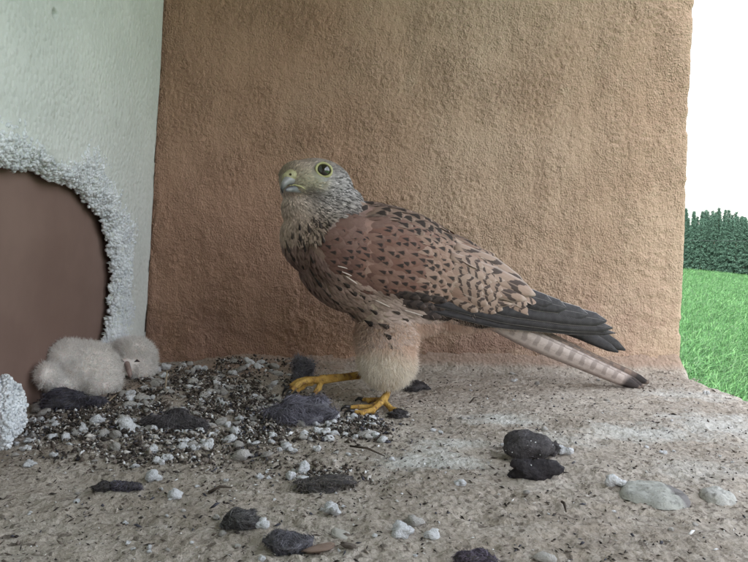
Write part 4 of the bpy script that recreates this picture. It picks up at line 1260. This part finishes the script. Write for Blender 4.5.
# the heap: every crumb big enough to see
def dens(px, py):
    d = math.exp(-((px - 110) / 75) ** 2 - ((py - 428) / 18) ** 2) * 1.2 + math.exp(-((px - 215) / 60) ** 2 - ((py - 395) / 26) ** 2) * 1.3
    d += math.exp(-((px - 355) / 34) ** 2 - ((py - 428) / 11) ** 2) * 1.2 + .5 * math.exp(-((px - 240) / 80) ** 2 - ((py - 428) / 22) ** 2)
    d += math.exp(-((px - 165) / 25) ** 2 - ((py - 385) / 16) ** 2) * .8 + .045
    return d
hl = {0: 'small white crumb among the litter heap in front of the chicks', 1: 'small pale crumb in the dark litter along the wall foot', 2: 'tiny white crumb in the litter in front of the feet', 3: 'small pale crumb strewn over the bare ledge'}
hc = {0: 'crumbs by the chicks', 1: 'crumbs along the wall foot', 2: 'crumbs in front of the feet', 3: 'crumbs strewn over the ledge'}
cnt = 0
while cnt < 430:
    px, py = lr.uniform(5, 740), lr.uniform(368, 555)
    if lr.random() > dens(px, py) or (px > 440 and lr.random() < .45): continue
    reg = 0 if (px < 165 and py > 395 and py < 465) else 1 if (px < 290 and py < 425) else 2 if (165 <= px < 430 and py < 460) else 3
    s0 = lr.uniform(4.5, 11) * (1.0 if reg != 3 else .62) * (1.25 if reg == 0 else 1)
    wsel = lr.random() < (.60 if reg != 1 else .36)
    o = add('polystyrene_crumb' if wsel else 'stone_chip', lr.choice(WH if wsel else GRC))
    sit(o, px, py, s0 * lr.uniform(.85, 1.3), s0 * lr.uniform(.6, 1.0))
    if wsel: tag(o, hl[reg], 'crumb', 'white ' + hc[reg])
    else: tag(o, hl[reg].replace('white', 'grey stone').replace('pale', 'grey stone').replace('crumb', 'chip'), 'stone chip', 'grey ' + hc[reg].replace('crumbs', 'chips'))
    cnt += 1
# fine litter nobody could count
def p_area(px, py):
    return min(1.0, ((py - 245) / 165.0) ** -2) if py > 410 else 1.0
def chips():
    r = np.random.default_rng(77)
    gxx, gyy = np.meshgrid(np.arange(-40, 770), np.arange(350, 610), indexing='ij')
    CL = np.maximum(0.08, 1.1 + 2.6 * fbm(gxx * .0013, gyy * .0030, 34, 3, 88))
    P = []
    while len(P) < 20000:
        px, py = r.uniform(-30, 760), r.uniform(364, 600)
        dd = dens(px, py) * CL[int(px) + 40, int(py) - 350] + .11 * math.exp(-((px - 260) / 170) ** 2 - ((py - 455) / 42) ** 2) + .5 * math.exp(-((px - 330) / 40) ** 2 - ((py - 478) / 9) ** 2) + .35 * math.exp(-((px - 150) / 110) ** 2 - ((py - 458) / 12) ** 2)
        if r.random() < (dd * 1.0 + .002) * (p_area(px, py)):
            q = on_floor(px, py); 
            if q.x < EX[0] - .012 and q.y < -.003: P.append((q.x, q.y, dd))
    P = np.array(P); n = len(P)
    z = floor_h(P[:, 0], P[:, 1])
    hv = np.clip(P[:, 2], 0, 1)
    base = np.stack([P[:, 0], P[:, 1], z + .0004 + r.random(n) * .003 * hv], -1)
    s_ = np.clip(r.lognormal(0, .4, n) * .00062, .00025, .0016) * np.where(hv < .25, .58, 1.15)
    ang = r.random(n) * 6.283
    el = r.uniform(1, 3.0, n) * np.where(hv < .25, 1.5, 1)
    a = np.stack([np.cos(ang), np.sin(ang), r.normal(0, .3, n)], -1); b = np.stack([-np.sin(ang), np.cos(ang), r.normal(0, .3, n)], -1)
    a = a * (s_ * el)[:, None]; b = b * (s_)[:, None]
    up = np.stack([np.zeros(n), np.zeros(n), s_ * r.uniform(.3, 1.1, n)], -1)
    V = np.stack([base + a, base + b * r.uniform(.5, 1.2, (n, 1)), base - a * r.uniform(.6, 1, (n, 1)), base - b, base + up * 1.6 + a * .2, base - up], 1).reshape(-1, 3)
    q = (np.arange(n) * 6)[:, None]
    F = np.concatenate([q + [[i, j, 4]] for i, j in ((0, 1), (1, 2), (2, 3), (3, 0))] + [q + [[j, i, 5]] for i, j in ((0, 1), (1, 2), (2, 3), (3, 0))])
    pal = np.array([(.045, .038, .034), (.09, .072, .060), (.18, .15, .13), (.36, .32, .28), (.52, .49, .46), (.75, .75, .76), (.07, .07, .085)])
    pr = np.array([.30, .22, .16, .12, .08, .04, .08])
    C = np.repeat(pal[r.choice(7, n, p=pr)] * r.uniform(.8, 1.2, (n, 1)), 6, 0)
    return mesh_np('litter', V, F, False, None, C)
tag(add('fine_litter', chips(), tint_mat('litter', .9, .15)), 'fine dark and pale litter strewn over the ledge', 'litter', kind='stuff')

# ---- pellets, fur tufts
def fur_mat(name):
    return tint_mat(name, .8, .2, .1)
M_FUR = fur_mat('prey_fur')
M_CORE = plain_mat('matted_fur', (.09, .088, .10), (.17, .165, .185), 200.0, .9, .1, .0015, 500.0)
M_PEL = plain_mat('pellet', (.04, .037, .04), (.095, .087, .09), 260.0, .85, .2, .0015, 500.0)
def tuft(name, label, cat, px, py, w_, h_, col, nst, lenpx, d_=None, lay=.5, group=None, core=True, seed=0, mat_=None, specks=0, rgh=.7):
    r = np.random.default_rng(seed + 300)
    p = on_floor(px, py, .003); z = fz(p.x, p.y); s_ = mpp(Vector((p.x, p.y, z)))
    d_ = d_ or w_ * .6
    base = Vector((p.x, p.y + d_ * s_ * .35, z))
    root = empty(name, base, label, cat, group)
    me = rock_mesh('core', seed + 2, rgh, 3, 1.0)
    me.transform(Matrix.Translation((0, 0, h_ * s_ * .40)) @ Matrix.Diagonal((w_ / 2 * s_, d_ / 2 * s_, h_ / 2 * s_, 1)))
    add('core', me, mat_ or M_PEL, root)
    P, N = surf_sample(me, nst, r)
    N = nrm(N * np.array([1, 1, 1.]))
    md = nrm(np.stack([np.cos(P[:, 0] * 90 + seed) , np.sin(P[:, 0] * 70 + P[:, 1] * 120 + seed), np.zeros(nst)], -1))
    t = nrm(md + .55 * np.stack([r.normal(0, 1, nst), r.normal(0, 1, nst), r.normal(0, .2, nst)], -1))
    t = nrm(t - N * (t * N).sum(1, keepdims=True) * .8)
    D = nrm(N * (1 - lay) * .6 + t * lay)
    C = np.array([col]) * r.uniform(.55, 1.45, (nst, 1))
    f = add('fur', strands('fur', P, D, r.uniform(.4, 1.2, nst) * lenpx * s_, .00034, C, r.normal(0, .3, D.shape) - np.array([0, 0, .45]), r), M_FUR, root)
    f['kind'] = 'stuff'
    if specks:
        Q, _ = surf_sample(me, specks, r)
        sp = add('specks', scatter_beads('specks', Q, r.uniform(.0002, .0006, specks), r), M_WHITE, root); sp['kind'] = 'stuff'
    return root
tuft('fur_tuft', 'large matted blue-grey fur tuft between the two feet', 'fur tuft', 303, 423, 60, 24, (.20, .19, .23), 5200, 15, 34, .82, seed=1, mat_=M_CORE)
tuft('fur_tuft', 'hazy upright blue-grey tuft behind the far foot', 'fur tuft', 303, 383, 22, 26, (.20, .195, .225), 2200, 12, 16, .55, seed=2, mat_=M_CORE)
tuft('fur_tuft', 'dark low tuft behind the near leg against the wall foot', 'fur tuft', 415, 389, 30, 11, (.09, .082, .085), 1200, 6, 16, .8, seed=3)
tuft('fur_tuft', 'dark grey fur strip in front of the left chick', 'fur tuft', 66, 411, 62, 20, (.12, .115, .145), 3000, 10, 24, .82, seed=4)
tuft('fur_tuft', 'dark fur clump in the heap below the right chick', 'fur tuft', 172, 430, 54, 20, (.11, .10, .105), 3000, 10, 26, .82, seed=5)
tuft('fur_tuft', 'ragged grey-brown tangle of fur and litter in the middle', 'fur tuft', 324, 486, 54, 10, (.16, .145, .135), 2200, 8, 28, .95, seed=6)
tuft('fur_pellet', 'left dark fur pellet in the foreground', 'pellet', 240, 523, 36, 18, (.13, .125, .125), 2600, 8, 26, .8, seed=7)
tuft('fur_pellet', 'purplish fur pellet right of the left foreground pellet', 'pellet', 285, 545, 42, 20, (.15, .145, .165), 2600, 11, 26, .8, seed=8, mat_=M_CORE)
tuft('fur_pellet', 'dark purple fur tuft cut by the bottom edge', 'pellet', 476, 566, 34, 18, (.14, .12, .16), 1600, 8, 22, .8, seed=9)
tuft('fur_pellet', 'small dark wad on the floor left of the foreground', 'pellet', 102, 486, 22, 9, (.08, .072, .07), 700, 4, 12, .8, seed=10)
tuft('fur_pellet', 'small dark wad with white fleck beside the left wad', 'pellet', 125, 486, 28, 9, (.12, .11, .14), 800, 5, 14, .8, seed=11, specks=3)
tuft('fur_pellet', 'small dark fur wad under the toes of the near foot', 'pellet', 398, 414, 20, 8, (.04, .034, .03), 400, 4, 12, .7, seed=12)
M_BLK = plain_mat('black_pellet', (.018, .016, .019), (.045, .040, .045), 300.0, .75, .25, .0018, 420.0)
tuft('pellet', 'rounded charcoal pellet with a stub, behind the black one', 'pellet', 529, 459, 46, 30, (.13, .122, .135), 900, 3, 34, .8, 'pair of dark pellets', seed=13, specks=14, rgh=.5)
tuft('pellet', 'jagged black pellet in front of the rounded charcoal one', 'pellet', 535, 478, 42, 19, (.04, .035, .042), 600, 4, 22, .8, 'pair of dark pellets', seed=14, mat_=M_BLK, specks=7, rgh=.85)
tuft('pellet', 'small dark stub right beside the rounded charcoal pellet', 'pellet', 554, 455, 14, 15, (.12, .112, .125), 240, 3, 10, .8, 'pair of dark pellets', seed=15, specks=3)

# ---- bone / skin scrap, flat stones, feathers and straws
o = add('bone_scrap', rock_mesh('bone_scrap', 31, .5, 3, .6), plain_mat('bone', (.34, .22, .17), (.46, .36, .30), 120.0, .7, .3, .001, 300.0)); sit(o, 320, 544, 32, 12, 16)
tag(o, 'pinkish bone scrap beside the purplish fur pellet', 'bone')
o = add('bone_scrap', rock_mesh('bone_scrap', 32, .5, 3, .5), plain_mat('grey_skin', (.16, .13, .11), (.26, .22, .19), 120.0, .8, .2, .001, 300.0)); sit(o, 348, 544, 22, 9, 12)
tag(o, 'grey-brown scrap right of the pinkish bone scrap', 'bone')
o = add('bone_scrap', rock_mesh('bone_scrap', 33, .45, 3, .5), plain_mat('pale_shell', (.50, .48, .43), (.62, .60, .56), 120.0, .7, .3, .0006, 300.0)); sit(o, 340, 530, 20, 7, 14)
tag(o, 'pale shell-like flake above the pinkish bone scrap', 'shell')
def flat_stone(label, px, py, w_, h_, thick, seed, col, groove=False, dark_end=False):
    """flat worn lump: domed disc with an uneven rim"""
    p0 = on_floor(px, py); s_ = mpp(p0)
    dy = abs(on_floor(px, py - h_ / 2).y - on_floor(px, py + h_ / 2).y)
    nr, na = 12, 48
    V = []
    for i in range(nr + 1):
        f = i / nr
        for j in range(na):
            a = 2 * math.pi * j / na
            rad = 1 + .16 * noise.noise(Vector((math.cos(a) * 1.3, math.sin(a) * 1.3, seed))) + .05 * noise.noise(Vector((math.cos(a) * 4, math.sin(a) * 4, seed)))
            x, y = f * rad * math.cos(a) * w_ / 2 * s_, f * rad * math.sin(a) * dy / 2
            z = thick * math.sqrt(max(0, 1 - f ** 3.2)) + .0010 * noise.noise(Vector((x * 160, y * 160, seed))) + .0006 * noise.noise(Vector((x * 420, y * 420, seed)))
            if groove:
                gl = abs((y / dy) + .10 + .06 * math.sin(x * 120)); z -= .0018 * math.exp(-(gl / .05) ** 2) * (abs(x) < w_ * .3 * s_)
            V.append((x, y, z - .0012))
    F = [(i * na + j, (i + 1) * na + j, (i + 1) * na + (j + 1) % na, i * na + (j + 1) % na) for i in range(nr) for j in range(na)]
    me = mesh_np('stone', V, F)
    k = NT('pale_stone', .95, .08); o_ = k.obj()
    c = k.mix(k.ramp(k.noise(o_, 110.0, 5), .35, .65), tuple(q * .8 for q in col), col)
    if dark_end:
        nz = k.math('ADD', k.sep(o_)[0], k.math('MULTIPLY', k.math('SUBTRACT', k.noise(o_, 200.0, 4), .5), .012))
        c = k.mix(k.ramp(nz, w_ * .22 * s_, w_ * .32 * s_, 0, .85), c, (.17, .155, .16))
    c = k.mix(k.ramp(k.noise(o_, 320.0, 3), .52, .66, 0, .7), c, tuple(q * .5 for q in col))
    k.color(c); k.bump(k.noise(o_, 380.0, 5, .7), .0016, .9)
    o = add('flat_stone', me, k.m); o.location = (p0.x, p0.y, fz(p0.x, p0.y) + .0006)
    return tag(o, label, 'stone')
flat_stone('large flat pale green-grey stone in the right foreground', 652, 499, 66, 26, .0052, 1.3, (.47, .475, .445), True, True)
flat_stone('smaller flat whitish stone near the right edge', 717, 502, 31, 14, .0050, 4.1, (.55, .545, .52))
# straws and tiny sticks
M_STRAW = plain_mat('straw', (.30, .24, .17), (.44, .37, .28), 80.0, .8, .2)
M_STICK = plain_mat('stick', (.045, .035, .028), (.09, .07, .055), 80.0, .8, .2)
for i, (x1, y1, x2, y2, m_, lab) in enumerate([(208, 489, 232, 486, M_STICK, 'thin dark twig in front of the litter on the left'), (470, 400, 478, 397, M_STICK, 'short dark stick under the tail'), (100, 415, 120, 398, M_STRAW, 'pale straw in the heap in front of chicks'),
        (165, 380, 164, 398, M_STRAW, 'upright pale straw by the right chick'), (350, 445, 385, 452, M_STICK, 'thin dark twig below the near foot'), (562, 500, 566, 512, M_STICK, 'thin dark stem in front of the pellets')]):
    a, b = on_floor(x1, y1, .003), on_floor(x2, y2, .003)
    a.z = fz(a.x, a.y) + .0015; b.z = fz(b.x, b.y) + .002; mdl = (a + b) / 2 + Vector((0, 0, .002))
    if i == 3:
        a = on_floor(165, 398); a.z = fz(a.x, a.y); b = a + Vector((.001, .004, .018)); mdl = (a + b) / 2
    o = add('straw' if m_ is M_STRAW else 'twig', tube_mesh('twig', [a, mdl, b], [.0007, .0008, .0004], 6), m_); tag(o, lab, 'twig')
# rubble of foam at the hole's left foot
rb = empty('foam_rubble', on_floor(4, 425), 'bluish white foam rubble mound at the left edge', 'foam rubble')
bm = bmesh.new()
for (px, py, r_, yy) in ((2, 411, 17, -.300), (-14, 406, 20, -.300), (12, 424, 10, -.305), (-10, 427, 18, -.32), (21, 421, 6, -.30), (-40, 416, 26, -.30)):
    c = at_d(px, py, yy); s_ = mpp(c); ball(bm, Matrix.Translation(c) @ Matrix.Scale(r_ * s_, 4))
rme = remesh(bm, .0022, 2)
rv = np.empty(len(rme.vertices) * 3, np.float32); rme.vertices.foreach_get('co', rv); rv = rv.reshape(-1, 3)
rnn = np.empty(len(rme.vertices) * 3, np.float32); rme.vertices.foreach_get('normal', rnn); rnn = rnn.reshape(-1, 3)
rv = rv + rnn * (.018 * fbm(rv[:, 0] + rv[:, 1], rv[:, 2] - rv[:, 1], 70, 3, 91))[:, None]
rme.vertices.foreach_set('co', rv.astype(np.float32).ravel()); rme.update()
RP, RN = surf_sample(rme, 3500)
add('lump', shift(rme, rb.location), M_BEAD, rb)
q = add('beads', shift(scatter_beads('beads', RP + RN * .0006, rng.uniform(.0006, .0017, len(RP))), rb.location), M_BEAD, rb); q['kind'] = 'stuff'
